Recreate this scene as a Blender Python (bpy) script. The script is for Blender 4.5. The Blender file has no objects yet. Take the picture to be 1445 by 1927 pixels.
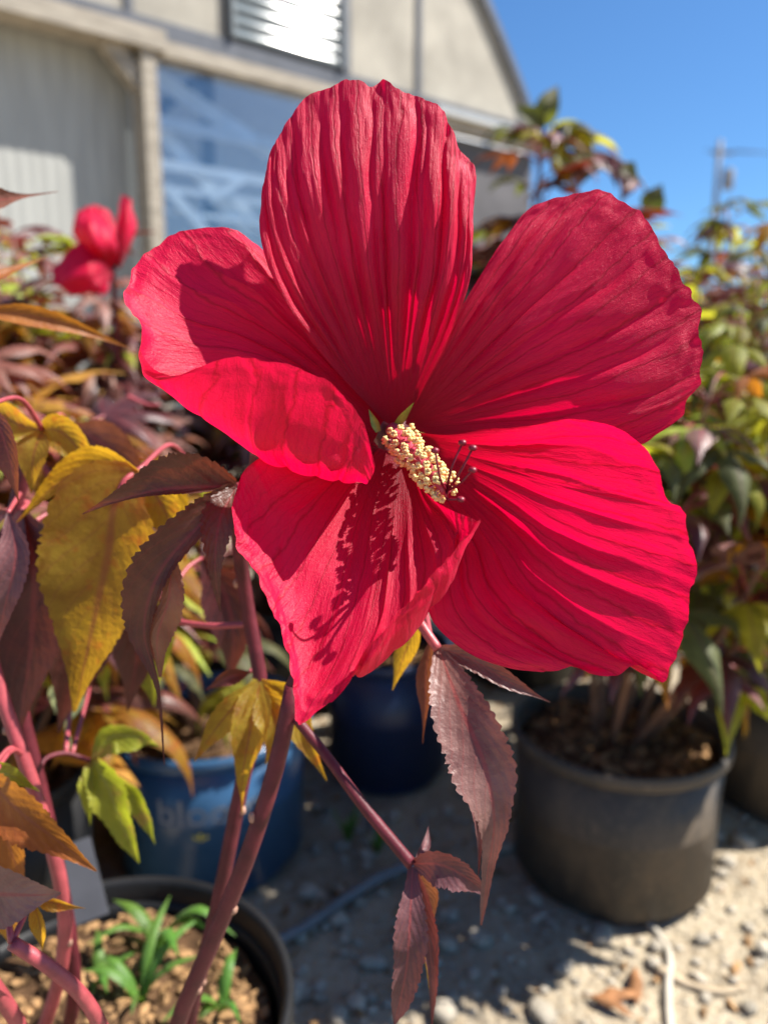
import bpy, bmesh, math, random
import numpy as np
from mathutils import Vector, Matrix, Euler

R = math.radians
rng = random.Random(7)
scene = bpy.context.scene
col = scene.collection

# ------------------------------------------------------------------ camera, world, sun, exposure
IMG_W, IMG_H, F_PX = 1445.0, 1927.0, 1449.0
CAM_H, PITCH = 0.68, R(11.07)
cam_data = bpy.data.cameras.new('camera')
cam = bpy.data.objects.new('camera', cam_data)
col.objects.link(cam)
cam.location = (0, 0, CAM_H)
cam.rotation_euler = (R(90) - PITCH, 0, 0)
cam_data.sensor_fit = 'HORIZONTAL'
cam_data.lens = 6.86
cam_data.sensor_width = 6.86 * IMG_W / F_PX
cam_data.clip_start = 0.01
cam_data.clip_end = 2000
cam_data.dof.use_dof = True
cam_data.dof.focus_distance = 0.276
cam_data.dof.aperture_fstop = 1.6
scene.camera = cam

SUN_AZ, SUN_EL = R(86), R(51)          # azimuth clockwise from the view direction
SUN = Vector((math.cos(SUN_EL) * math.sin(SUN_AZ), math.cos(SUN_EL) * math.cos(SUN_AZ), math.sin(SUN_EL)))
world = bpy.data.worlds.new('World')
scene.world = world
world.use_nodes = True
wn = world.node_tree
wn.nodes.clear()
sky = wn.nodes.new('ShaderNodeTexSky')
sky.sky_type = 'NISHITA'
sky.sun_disc = False
sky.sun_elevation = SUN_EL
sky.sun_rotation = SUN_AZ
sky.air_density = 1.0
sky.dust_density = 0.4
sky.ozone_density = 5.0
bg = wn.nodes.new('ShaderNodeBackground')
bg.inputs['Strength'].default_value = 0.074
wo = wn.nodes.new('ShaderNodeOutputWorld')
tint = wn.nodes.new('ShaderNodeMix'); tint.data_type = 'RGBA'; tint.blend_type = 'MULTIPLY'
tint.inputs['Factor'].default_value = 1.0
tint.inputs[7].default_value = (0.54, 0.79, 0.98, 1)         # the camera's deep blue rendering of a clear sky
wn.links.new(sky.outputs[0], tint.inputs[6])
wn.links.new(tint.outputs[2], bg.inputs[0])
wn.links.new(bg.outputs[0], wo.inputs[0])

sun_data = bpy.data.lights.new('sun', 'SUN')
sun_data.energy = 5.0
sun_data.angle = R(0.53)
sun_data.color = (1.0, 0.955, 0.88)
sun = bpy.data.objects.new('sun', sun_data)
col.objects.link(sun)
sun.rotation_euler = (-SUN).to_track_quat('-Z', 'Y').to_euler()
sun.location = SUN * 20

scene.view_settings.view_transform = 'Standard'
scene.view_settings.look = 'None'
scene.view_settings.exposure = 1.18
scene.view_settings.gamma = 1
scene.render.engine = 'CYCLES'
scene.cycles.use_denoising = True
scene.cycles.max_bounces = 8
scene.cycles.transparent_max_bounces = 12
scene.cycles.caustics_reflective = False
scene.cycles.caustics_refractive = False

# ------------------------------------------------------------------ geometry helpers
cP, sP = math.cos(PITCH), math.sin(PITCH)

def ray(px, py):
    x = (px - IMG_W / 2) / F_PX
    y = (IMG_H / 2 - py) / F_PX
    return Vector((x, cP + y * sP, y * cP - sP))      # unit depth along the optical axis

def P(px, py, z):                                     # pixel + depth along the optical axis (m)
    return Vector((0, 0, CAM_H)) + ray(px, py) * z

def G(px, py, h=0.0):                                 # pixel onto the horizontal plane at height h
    r = ray(px, py)
    return Vector((0, 0, CAM_H)) + r * ((h - CAM_H) / r.z)

VIEW = Vector((0, cP, -sP))

def hash2(ix, iy, seed):
    n = np.sin(ix * 127.1 + iy * 311.7 + seed * 74.7) * 43758.5453
    return n - np.floor(n)

def vnoise(x, y, seed=0):
    x = np.asarray(x, float); y = np.asarray(y, float)
    ix, iy = np.floor(x), np.floor(y)
    fx, fy = x - ix, y - iy
    fx = fx * fx * fx * (fx * (fx * 6 - 15) + 10); fy = fy * fy * fy * (fy * (fy * 6 - 15) + 10)
    a = hash2(ix, iy, seed); b = hash2(ix + 1, iy, seed)
    c = hash2(ix, iy + 1, seed); d = hash2(ix + 1, iy + 1, seed)
    return (a * (1 - fx) + b * fx) * (1 - fy) + (c * (1 - fx) + d * fx) * fy - 0.5

def sstep(a, b, x):
    t = np.clip((x - a) / (b - a), 0, 1)
    return t * t * (3 - 2 * t)

def catmull(pts, ts, knots=None):
    """Catmull-Rom (non-uniform Hermite) through pts (n x k) at params ts in 0..1."""
    p = np.asarray(pts, float); n = len(p)
    if n == 1:
        return np.repeat(p, len(ts), 0)
    if knots is None:
        d = np.sqrt(((p[1:] - p[:-1]) ** 2).sum(1)) ** 0.75 + 1e-9
        knots = np.concatenate([[0], np.cumsum(d)]); knots /= knots[-1]
    k = np.asarray(knots, float)
    m = np.zeros_like(p)
    for i in range(n):
        if i == 0: m[i] = (p[1] - p[0]) / (k[1] - k[0])
        elif i == n - 1: m[i] = (p[-1] - p[-2]) / (k[-1] - k[-2])
        else:
            h0, h1 = k[i] - k[i - 1], k[i + 1] - k[i]
            m[i] = ((p[i] - p[i - 1]) / h0 * h1 + (p[i + 1] - p[i]) / h1 * h0) / (h0 + h1)
    ts = np.clip(np.asarray(ts, float), 0, 1)
    j = np.clip(np.searchsorted(k, ts, 'right') - 1, 0, n - 2)
    h = (k[j + 1] - k[j])[:, None]; t = ((ts - k[j]) / (k[j + 1] - k[j]))[:, None]
    t2, t3 = t * t, t * t * t
    return (2*t3 - 3*t2 + 1) * p[j] + (t3 - 2*t2 + t) * h * m[j] + (-2*t3 + 3*t2) * p[j + 1] + (t3 - t2) * h * m[j + 1]

def new_mesh(name, verts, faces, uvs=None, mats=(), mat_idx=None, smooth=True):
    me = bpy.data.meshes.new(name)
    me.from_pydata([tuple(v) for v in verts], [], [tuple(f) for f in faces])
    for m in mats: me.materials.append(m)
    if uvs is not None:
        lay = me.uv_layers.new(name='UVMap')
        li = np.zeros(len(me.loops), dtype=np.int32)
        me.loops.foreach_get('vertex_index', li)
        lay.data.foreach_set('uv', np.asarray(uvs, dtype=np.float32)[li].ravel())
    if mat_idx is not None:
        me.polygons.foreach_set('material_index', np.asarray(mat_idx, dtype=np.int32))
    if smooth:
        me.polygons.foreach_set('use_smooth', np.ones(len(me.polygons), dtype=bool))
    me.update()
    return me

def link(name, me, parent=None, label=None, cat=None, group=None, kind=None):
    o = bpy.data.objects.new(name, me)
    col.objects.link(o)
    if parent is not None:
        o.parent = parent
        o.matrix_parent_inverse = parent_world(parent).inverted()
    tag(o, label, cat, group, kind)
    return o

def parent_world(o):
    m = o.matrix_basis.copy()
    if o.parent is not None:
        m = parent_world(o.parent) @ o.matrix_parent_inverse @ m
    return m

def tag(o, label=None, cat=None, group=None, kind=None):
    if label: o['label'] = label
    if cat: o['category'] = cat
    if group: o['group'] = group
    if kind: o['kind'] = kind
    return o

def thing(name, loc, label, cat, group=None):
    o = bpy.data.objects.new(name, None)
    o.empty_display_size = 0.05
    col.objects.link(o)
    o.location = loc
    return tag(o, label, cat, group)

class MB:
    """collects shapes into one mesh"""
    def __init__(s): s.v, s.f, s.uv, s.mi = [], [], [], []
    def add(s, verts, faces, uvs=None, mi=0):
        b = len(s.v)
        s.v += [Vector(v) for v in verts]
        s.f += [tuple(i + b for i in f) for f in faces]
        s.uv += list(uvs) if uvs is not None else [(0, 0)] * len(verts)
        s.mi += [mi] * len(faces)
        return s
    def box(s, c, sx, sy, sz, ax=(1, 0, 0), ay=(0, 1, 0), az=(0, 0, 1), mi=0):
        c, ax, ay, az = Vector(c), Vector(ax), Vector(ay), Vector(az)
        vs = [c + ax * (sx / 2 * i) + ay * (sy / 2 * j) + az * (sz / 2 * k) for i in (-1, 1) for j in (-1, 1) for k in (-1, 1)]
        fs = [(0, 1, 3, 2), (4, 6, 7, 5), (0, 4, 5, 1), (2, 3, 7, 6), (0, 2, 6, 4), (1, 5, 7, 3)]
        return s.add(vs, fs, mi=mi)
    def tube(s, pts, radii, n=10, cap=True, mi=0, flat=1.0):
        pts = [Vector(p) for p in pts]
        ups = None; vs = []; uv = []
        L = len(pts)
        for i, p in enumerate(pts):
            t = (pts[min(i + 1, L - 1)] - pts[max(i - 1, 0)])
            t = t.normalized() if t.length > 1e-9 else Vector((0, 0, 1))
            if ups is None:
                ref = Vector((0, 0, 1)) if abs(t.z) < 0.9 else Vector((1, 0, 0))
                ups = (ref - t * ref.dot(t)).normalized()
            else:
                ups = (ups - t * ups.dot(t)).normalized()
            sd = t.cross(ups)
            r = radii[i] if hasattr(radii, '__len__') else radii
            for k in range(n):
                a = 2 * math.pi * k / n
                vs.append(p + ups * (r * flat * math.cos(a)) + sd * (r * math.sin(a)))
                uv.append((k / n, i / max(1, L - 1)))
        fs = [(i * n + k, i * n + (k + 1) % n, (i + 1) * n + (k + 1) % n, (i + 1) * n + k) for i in range(L - 1) for k in range(n)]
        if cap:
            fs.append(tuple(range(n - 1, -1, -1)))
            fs.append(tuple((L - 1) * n + k for k in range(n)))
        return s.add(vs, fs, uv, mi)
    def lathe(s, c, prof, n=48, mi=0, ax=Vector((0, 0, 1))):
        c = Vector(c); vs = []; uv = []
        for i, (r, h) in enumerate(prof):
            for k in range(n):
                a = 2 * math.pi * k / n
                vs.append(c + Vector((r * math.cos(a), r * math.sin(a), h))); uv.append((k / n, h))
        L = len(prof)
        fs = [(i * n + k, i * n + (k + 1) % n, (i + 1) * n + (k + 1) % n, (i + 1) * n + k) for i in range(L - 1) for k in range(n)]
        return s.add(vs, fs, uv, mi)
    def blob(s, c, r, seed=0, sub=1, squash=(1, 1, 1), rough=0.25, mi=0, rot=None):
        vs, fs = ICO[sub]
        rr = random.Random(seed)
        out = []
        for v in vs:
            q = v * (1 + rr.uniform(-rough, rough))
            q = Vector((q.x * squash[0], q.y * squash[1], q.z * squash[2])) * r
            if rot is not None: q = rot @ q
            out.append(Vector(c) + q)
        return s.add(out, fs, mi=mi)
    def mesh(s, name, mats, smooth=True):
        if not isinstance(mats, (list, tuple)): mats = [mats]
        return new_mesh(name, s.v, s.f, s.uv, mats, s.mi, smooth)
    def build(s, name, mats, parent=None, smooth=True, **kw):
        return link(name, s.mesh(name, mats, smooth), parent, **kw)

ICO = {}
for sub in (1, 2, 3):
    bm = bmesh.new(); bmesh.ops.create_icosphere(bm, subdivisions=sub, radius=1)
    bm.verts.ensure_lookup_table()
    ICO[sub] = ([v.co.copy() for v in bm.verts], [tuple(v.index for v in f.verts) for f in bm.faces]); bm.free()

# ------------------------------------------------------------------ materials
class NT:
    def __init__(s, name):
        s.m = bpy.data.materials.new(name); s.m.use_nodes = True
        s.t = s.m.node_tree; s.t.nodes.clear()
        s.out = s.n('ShaderNodeOutputMaterial')
    def n(s, typ, **kw):
        nd = s.t.nodes.new(typ)
        for k, v in kw.items(): setattr(nd, k, v)
        return nd
    def l(s, a, b): s.t.links.new(a, b)
    def val(s, sock, v):
        if hasattr(v, 'is_linked') or hasattr(v, 'links'): s.l(v, sock)
        else: sock.default_value = v
    def math(s, op, a, b=0.0, c=0.0, clamp=False):
        nd = s.n('ShaderNodeMath', operation=op, use_clamp=clamp)
        s.val(nd.inputs[0], a); s.val(nd.inputs[1], b); s.val(nd.inputs[2], c)
        return nd.outputs[0]
    def mix(s, f, a, b, blend='MIX'):
        nd = s.n('ShaderNodeMix', data_type='RGBA', blend_type=blend)
        s.val(nd.inputs['Factor'], f)
        for sock, v in ((nd.inputs['A'], a), (nd.inputs['B'], b)):
            pass
        s.val(nd.inputs[6], a if not isinstance(a, tuple) else (*a[:3], 1)); s.val(nd.inputs[7], b if not isinstance(b, tuple) else (*b[:3], 1))
        return nd.outputs[2]
    def ramp(s, f, stops):
        nd = s.n('ShaderNodeValToRGB'); s.l(f, nd.inputs[0])
        e = nd.color_ramp.elements
        while len(e) < len(stops): e.new(0.5)
        for i, (p, c) in enumerate(stops): e[i].position = p; e[i].color = (*c[:3], 1) if not isinstance(c, (int, float)) else (c, c, c, 1)
        return nd.outputs[0]
    def noise(s, vec, scale, detail=3, rough=0.5, dist=0.0):
        nd = s.n('ShaderNodeTexNoise'); nd.inputs['Scale'].default_value = scale
        nd.inputs['Detail'].default_value = detail; nd.inputs['Roughness'].default_value = rough
        nd.inputs['Distortion'].default_value = dist
        if vec is not None: s.l(vec, nd.inputs['Vector'])
        return nd.outputs[0]
    def mapping(s, vec, scale=(1, 1, 1), loc=(0, 0, 0), rot=(0, 0, 0)):
        nd = s.n('ShaderNodeMapping'); s.l(vec, nd.inputs[0])
        nd.inputs['Scale'].default_value = scale; nd.inputs['Location'].default_value = loc; nd.inputs['Rotation'].default_value = rot
        return nd.outputs[0]
    def bump(s, h, strength, dist):
        nd = s.n('ShaderNodeBump'); s.l(h, nd.inputs['Height'])
        nd.inputs['Strength'].default_value = strength; nd.inputs['Distance'].default_value = dist
        return nd.outputs[0]
    def princ(s, colr, rough=0.5, spec=0.5, normal=None, sheen=0.0, metallic=0.0, sheen_tint=(1, 1, 1), sheen_rough=0.5):
        nd = s.n('ShaderNodeBsdfPrincipled')
        s.val(nd.inputs['Base Color'], (*colr[:3], 1) if isinstance(colr, tuple) else colr)
        s.val(nd.inputs['Roughness'], rough); s.val(nd.inputs['Specular IOR Level'], spec)
        nd.inputs['Metallic'].default_value = metallic
        nd.inputs['Sheen Weight'].default_value = sheen
        nd.inputs['Sheen Roughness'].default_value = sheen_rough
        nd.inputs['Sheen Tint'].default_value = (*sheen_tint, 1)
        if normal is not None: s.l(normal, nd.inputs['Normal'])
        return nd.outputs[0]
    def surf(s, sh): s.l(sh, s.out.inputs['Surface']); return s.m
    def translucent(s, sh, colr, fac, normal=None):
        tr = s.n('ShaderNodeBsdfTranslucent'); s.val(tr.inputs['Color'], (*colr[:3], 1) if isinstance(colr, tuple) else colr)
        if normal is not None: s.l(normal, tr.inputs['Normal'])
        mx = s.n('ShaderNodeMixShader'); s.val(mx.inputs[0], fac)
        s.l(sh, mx.inputs[1]); s.l(tr.outputs[0], mx.inputs[2])
        return mx.outputs[0]

def plain_mat(name, colr, rough=0.6, spec=0.4, var=0.25, scale=20, bump=0.0, bscale=60, metallic=0.0, stretch=(1, 1, 1), obj_rand=0.0):
    k = NT(name); tc = k.n('ShaderNodeTexCoord').outputs['Object']
    v = k.mapping(tc, stretch)
    nz = k.noise(v, scale, 5, 0.6)
    f = k.ramp(nz, [(0.3, 0.0), (0.7, 1.0)])
    dark = tuple(c * (1 - var) for c in colr); lite = tuple(min(1, c * (1 + var)) for c in colr)
    c = k.mix(f, dark, lite)
    if obj_rand:
        oi = k.n('ShaderNodeObjectInfo').outputs['Random']
        hs = k.n('ShaderNodeHueSaturation'); k.l(c, hs.inputs['Color'])
        k.val(hs.inputs['Value'], k.math('MULTIPLY_ADD', oi, obj_rand * 2, 1 - obj_rand))
        c = hs.outputs[0]
    nrm = None
    if bump: nrm = k.bump(k.noise(v, bscale, 5, 0.65), 1.0, bump)
    return k.surf(k.princ(c, rough, spec, nrm, metallic=metallic))

def petal_mat():
    k = NT('petal_red')
    uv = k.n('ShaderNodeUVMap').outputs[0]
    stri = k.noise(k.mapping(uv, (95, 7, 1)), 1.0, 4, 0.65, 0.35)
    crep = k.noise(k.mapping(uv, (170, 60, 1)), 1.0, 4, 0.6, 0.6)
    tc = k.n('ShaderNodeTexCoord').outputs['Object']
    grain = k.noise(tc, 2600, 2, 0.6)
    # fine branching veins: warped stripes in the across coordinate
    sx = k.n('ShaderNodeSeparateXYZ'); k.l(uv, sx.inputs[0])
    warp = k.noise(k.mapping(uv, (14, 5, 1)), 1.0, 3, 0.6)
    u2 = k.math('ADD', sx.outputs[0], k.math('MULTIPLY', k.math('SUBTRACT', warp, 0.5), k.math('MULTIPLY', sx.outputs[1], 0.085)))
    w = k.math('PINGPONG', k.math('MULTIPLY', u2, 13.0), 0.5)
    vein = k.ramp(w, [(0.0, 1.0), (0.035, 0.55), (0.09, 0.0)])
    w2 = k.math('PINGPONG', k.math('MULTIPLY', u2, 44.0), 0.5)
    vein2 = k.ramp(w2, [(0.0, 0.5), (0.13, 0.0)])
    vv = k.math('MAXIMUM', vein, k.math('MULTIPLY', vein2, 0.6))
    h = k.math('ADD', k.math('MULTIPLY', stri, 0.9), k.math('ADD', k.math('MULTIPLY', crep, 0.55), k.math('MULTIPLY', grain, 0.25)))
    h = k.math('SUBTRACT', h, k.math('MULTIPLY', vv, 0.25))
    nrm = k.bump(h, 1.0, 0.0005)
    patch = k.noise(k.mapping(uv, (5, 3, 1)), 1.0, 4, 0.6)
    base = k.mix(k.ramp(patch, [(0.3, 0), (0.7, 1)]), (0.58, 0.001, 0.038), (0.75, 0.006, 0.068))
    base = k.mix(k.math('MULTIPLY', vv, 0.6), base, (0.26, 0.001, 0.015))
    trc = k.mix(k.math('MULTIPLY', vv, 0.75), (1.0, 0.0, 0.070), (0.60, 0.0, 0.012))
    # darker crimson eye, stretched outward to paint the throat's shade into the petal colour
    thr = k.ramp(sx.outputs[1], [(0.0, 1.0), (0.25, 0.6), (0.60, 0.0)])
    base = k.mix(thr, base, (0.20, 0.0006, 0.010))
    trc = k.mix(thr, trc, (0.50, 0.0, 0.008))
    p = k.princ(base, 0.46, 0.32, nrm, sheen=0.06, sheen_tint=(1.0, 0.62, 0.76), sheen_rough=0.42)
    return k.surf(k.translucent(p, trc, 0.40, nrm))

def leaf_mat(name, c1, c2, trans, vein=(0.30, 0.05, 0.05), tfac=0.38, rough=0.42, spec=0.45, spot=None, nscale=(5, 3, 1), rel=0.0005):
    k = NT(name)
    uv = k.n('ShaderNodeUVMap').outputs[0]
    oi = k.n('ShaderNodeObjectInfo').outputs['Random']
    sx = k.n('ShaderNodeSeparateXYZ'); k.l(uv, sx.inputs[0])
    ax = k.math('ABSOLUTE', k.math('SUBTRACT', sx.outputs[0], 0.5))
    tc = k.n('ShaderNodeTexCoord').outputs['Object']
    patch = k.noise(tc, 55, 5, 0.65, 0.6)
    f = k.ramp(patch, [(0.38, 0), (0.62, 1)])
    base = k.mix(f, c1, c2)
    fine = k.noise(tc, 420, 4, 0.6)
    if spot is not None:
        sp = k.ramp(k.noise(tc, 75, 3, 0.6), [(0.56, 0), (0.68, 1)])
        base = k.mix(k.math('MULTIPLY', sp, 0.8), base, spot)
    lat = k.math('PINGPONG', k.math('ADD', k.math('MULTIPLY', sx.outputs[1], 9.0), k.math('MULTIPLY', ax, -5.5)), 0.5)
    latv = k.ramp(lat, [(0.0, 0.75), (0.10, 0.0)])
    mid = k.ramp(ax, [(0.0, 1.0), (0.018, 0.9), (0.05, 0.0)])
    vv = k.math('MAXIMUM', mid, k.math('MULTIPLY', latv, 0.55))
    hs = k.n('ShaderNodeHueSaturation'); k.l(base, hs.inputs['Color'])
    k.val(hs.inputs['Value'], k.math('MULTIPLY_ADD', oi, 0.6, 0.7)); k.val(hs.inputs['Hue'], k.math('MULTIPLY_ADD', oi, 0.05, 0.475))
    base = k.mix(k.math('MULTIPLY', vv, 0.7), hs.outputs[0], vein)
    tr = k.mix(f, tuple(t * 0.75 for t in trans), trans)
    if spot is not None: tr = k.mix(k.math('MULTIPLY', sp, 0.7), tr, tuple(min(1, x * 2.0) for x in spot))
    tr = k.mix(k.math('MULTIPLY', vv, 0.6), tr, tuple(v * 0.8 for v in vein))
    h = k.math('ADD', k.math('MULTIPLY', fine, 0.7), k.math('MULTIPLY', k.math('PINGPONG', lat, 0.5), 0.45))
    h = k.math('ADD', h, k.math('MULTIPLY', k.noise(tc, 130, 3, 0.55), 1.3))
    nrm = k.bump(h, 1.0, rel)
    p = k.princ(base, rough, spec, nrm, sheen=0.08, sheen_tint=(1, .85, .8))
    return k.surf(k.translucent(p, tr, tfac, nrm))

M = {}
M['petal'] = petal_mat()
M['maroon'] = leaf_mat('leaf_maroon', (0.15, 0.062, 0.056), (0.25, 0.125, 0.108), (0.24, 0.030, 0.016), (0.34, 0.06, 0.055), 0.28, 0.45, 0.55)
M['darkmaroon'] = leaf_mat('leaf_dark_maroon', (0.046, 0.012, 0.011), (0.085, 0.024, 0.018), (0.34, 0.045, 0.012), (0.24, 0.035, 0.035), 0.24, 0.42, 0.5)
M['bronze'] = leaf_mat('leaf_bronze', (0.16, 0.055, 0.035), (0.24, 0.10, 0.07), (0.42, 0.10, 0.015), (0.40, 0.08, 0.06), 0.34, 0.45, 0.5)
M['olive'] = leaf_mat('leaf_olive', (0.17, 0.070, 0.012), (0.27, 0.20, 0.022), (0.88, 0.46, 0.02), (0.36, 0.09, 0.04), 0.58, 0.46, 0.4, spot=(0.36, 0.09, 0.01))
M['orange'] = leaf_mat('leaf_orange', (0.34, 0.13, 0.02), (0.44, 0.21, 0.035), (0.75, 0.28, 0.02), (0.40, 0.12, 0.05), 0.42, 0.48, 0.4)
M['lime'] = leaf_mat('leaf_lime', (0.24, 0.30, 0.02), (0.34, 0.37, 0.04), (0.58, 0.62, 0.03), (0.36, 0.36, 0.08), 0.45, 0.46, 0.4, spot=(0.36, 0.22, 0.05))
M['green'] = leaf_mat('leaf_green', (0.16, 0.155, 0.018), (0.25, 0.225, 0.034), (0.66, 0.64, 0.04), (0.28, 0.16, 0.06), 0.56, 0.55, 0.25)
M['deepgreen'] = leaf_mat('leaf_deep_green', (0.055, 0.062, 0.024), (0.10, 0.105, 0.04), (0.22, 0.25, 0.03), (0.14, 0.08, 0.05), 0.40, 0.55, 0.25)
M['weed'] = leaf_mat('leaf_weed', (0.07, 0.17, 0.02), (0.11, 0.23, 0.03), (0.22, 0.42, 0.03), (0.2, 0.36, 0.1), 0.4, 0.45, 0.45)
M['pale'] = leaf_mat('leaf_pale_green', (0.42, 0.46, 0.20), (0.5, 0.55, 0.28), (0.6, 0.62, 0.3), (0.45, 0.45, 0.25), 0.4, 0.6, 0.3)
M['stem'] = plain_mat('stem_red', (0.10, 0.013, 0.020), 0.5, 0.3, 0.35, 90, 0.0003, 400)
M['stem_pink'] = plain_mat('stem_pink', (0.33, 0.055, 0.065), 0.42, 0.5, 0.25, 90, 0.0003, 400)
M['stem_brown'] = plain_mat('stem_brown', (0.20, 0.10, 0.06), 0.6, 0.4, 0.35, 60, 0.0004, 300)
M['bud'] = plain_mat('stem_bud', (0.36, 0.20, 0.14), 0.7, 0.2, 0.3, 200)
M['sepal'] = plain_mat('sepal_green', (0.20, 0.32, 0.04), 0.5, 0.4, 0.3, 300)
M['anther'] = plain_mat('anther_cream', (0.86, 0.62, 0.26), 0.7, 0.2, 0.15, 900, 0.0002, 2500)
M['filament'] = plain_mat('filament_pink', (0.75, 0.26, 0.32), 0.5, 0.4, 0.15, 300)
M['column'] = plain_mat('column_pink', (0.55, 0.06, 0.10), 0.5, 0.4, 0.2, 300)
M['style'] = plain_mat('style_crimson', (0.19, 0.003, 0.018), 0.45, 0.5, 0.2, 300)

# ------------------------------------------------------------------ ground
def ground_height(x, y):
    return (vnoise(x * 6, y * 6, 3) * 0.012 + vnoise(x * 21, y * 21, 4) * 0.007 + vnoise(x * 60, y * 60, 5) * 0.003)

def ground_mat():
    k = NT('sandy_ground'); tc = k.n('ShaderNodeTexCoord').outputs['Object']
    a = k.noise(tc, 9, 6, 0.65); b = k.noise(tc, 120, 5, 0.7); c = k.noise(tc, 2.0, 3, 0.5)
    colr = k.ramp(a, [(0.30, (0.15, 0.105, 0.065)), (0.48, (0.36, 0.28, 0.18)), (0.70, (0.50, 0.41, 0.28))])
    colr = k.mix(k.ramp(b, [(0.35, 0.0), (0.7, 0.75)]), colr, (0.50, 0.44, 0.34))
    colr = k.mix(k.ramp(c, [(0.45, 0.0), (0.75, 0.4)]), colr, (0.16, 0.125, 0.09))
    vo = k.n('ShaderNodeTexVoronoi'); vo.inputs['Scale'].default_value = 95; k.l(tc, vo.inputs['Vector'])
    h = k.math('ADD', k.math('MULTIPLY', b, 1.0), k.math('MULTIPLY', vo.outputs['Distance'], -0.8))
    return k.surf(k.princ(colr, 0.9, 0.2, k.bump(h, 1.0, 0.006)))
M['ground'] = ground_mat()
xs = np.concatenate([[-900, -300, -90, -30, -10, -5, -3], np.arange(-2.0, 2.01, 0.02), [3, 5, 10, 30, 90, 300, 900]])
ys = np.concatenate([[-300, -60, -10, -3, -1], np.arange(0.0, 3.01, 0.02), [4, 6, 10, 20, 60, 200, 600, 1200]])
gx, gy = np.meshgrid(xs, ys)
near = sstep(2.0, 1.6, np.abs(gx)) * sstep(-0.2, 0.2, gy) * sstep(3.0, 2.5, gy)
gz = ground_height(gx, gy) * near
nx, ny = len(xs), len(ys)
gv = np.stack([gx, gy, gz], -1).reshape(-1, 3)
gf = [(j * nx + i, j * nx + i + 1, (j + 1) * nx + i + 1, (j + 1) * nx + i) for j in range(ny - 1) for i in range(nx - 1)]
link('ground', new_mesh('ground', gv, gf, None, [M['ground']]), kind='structure')

# ------------------------------------------------------------------ greenhouse
FA = Vector((0.777, 0.629, 0)).normalized()           # along the front
FN = Vector((FA.y, -FA.x, 0))                          # out of the front, towards the camera side
FO = Vector((-1.48, 5.35, 0))
def F(u, h, d=0.0): return FO + FA * u + Vector((0, 0, h)) + FN * d
def FP(px, py, d=0.0):                                # pixel onto the front plane -> (u, h)
    r = ray(px, py); o = Vector((0, 0, CAM_H))
    t = ((FO + FN * d) - o).dot(FN) / r.dot(FN)
    q = o + r * t - FO
    return q.dot(FA), q.z
def fbox(mb, u0, u1, h0, h1, d0, d1, mi=0):
    return mb.box(F((u0 + u1) / 2, (h0 + h1) / 2, (d0 + d1) / 2), u1 - u0, d1 - d0, h1 - h0, FA, FN, (0, 0, 1), mi)
def fbar(mb, a, b, wid, d0, d1, mi=0):                # bar between two (u,h) points in the front plane
    A, B = F(*a, (d0 + d1) / 2), F(*b, (d0 + d1) / 2)
    t = (B - A); L = t.length; t.normalize()
    return mb.box((A + B) / 2, L, d1 - d0, wid, t, FN, FN.cross(t), mi)

M['wood'] = plain_mat('weathered_wood', (0.32, 0.28, 0.225), 0.75, 0.25, 0.3, 6, 0.002, 30, stretch=(1, 1, 6))
M['ply'] = plain_mat('weathered_plywood', (0.35, 0.32, 0.265), 0.75, 0.25, 0.22, 3, 0.002, 14)
M['strip'] = plain_mat('dark_metal_strip', (0.075, 0.08, 0.095), 0.5, 0.5, 0.3, 8)
M['fibre'] = plain_mat('pale_fibreglass', (0.34, 0.34, 0.315), 0.6, 0.35, 0.14, 4, 0.001, 20, stretch=(6, 6, 0.4))
M['film'] = plain_mat('blue_film', (0.46, 0.48, 0.51), 0.5, 0.4, 0.12, 2)
M['brace'] = plain_mat('pale_brace', (0.85, 0.87, 0.88), 0.6, 0.4, 0.12, 6)
M['dkbrace'] = plain_mat('grey_brace', (0.16, 0.18, 0.20), 0.6, 0.4, 0.12, 6)
M['brace_grey'] = plain_mat('pale_grey_frame', (0.16, 0.18, 0.19), 0.6, 0.3, 0.1, 6)
M['darkwall'] = plain_mat('dark_wall', (0.10, 0.095, 0.10), 0.8, 0.3, 0.25, 4)
ks = NT('painted_slat')
sd_ = ks.princ((0.19, 0.22, 0.232), 0.7, 0.0)
sg_ = ks.n('ShaderNodeBsdfAnisotropic'); sg_.distribution = 'BECKMANN'; sg_.inputs['Roughness'].default_value = 0.13
sm_ = ks.n('ShaderNodeMixShader'); sm_.inputs[0].default_value = 0.05
ks.l(sd_, sm_.inputs[1]); ks.l(sg_.outputs[0], sm_.inputs[2])
M['slat'] = ks.surf(sm_.outputs[0])
kr = NT('roof_film')
M['rooffilm'] = kr.surf(kr.translucent(kr.princ((0.6, 0.62, 0.62), 0.4, 0.5), (0.85, 0.88, 0.9), 0.65))
M['poly'] = plain_mat('roof_poly', (0.45, 0.46, 0.45), 0.4, 0.5, 0.1, 4)
kg = NT('pane_plastic')
gl = kg.n('ShaderNodeBsdfGlossy'); gl.inputs['Roughness'].default_value = 0.12; gl.inputs['Color'].default_value = (0.9, 0.95, 1, 1)
tp = kg.n('ShaderNodeBsdfTransparent'); tp.inputs['Color'].default_value = (0.90, 0.94, 0.97, 1)
mx = kg.n('ShaderNodeMixShader'); lw = kg.n('ShaderNodeLayerWeight'); lw.inputs['Blend'].default_value = 0.25
kg.l(kg.math('MULTIPLY_ADD', lw.outputs['Fresnel'], 0.6, 0.10), mx.inputs[0])
kg.l(tp.outputs[0], mx.inputs[1]); kg.l(gl.outputs[0], mx.inputs[2])
M['pane'] = kg.surf(mx.outputs[0])

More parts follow.
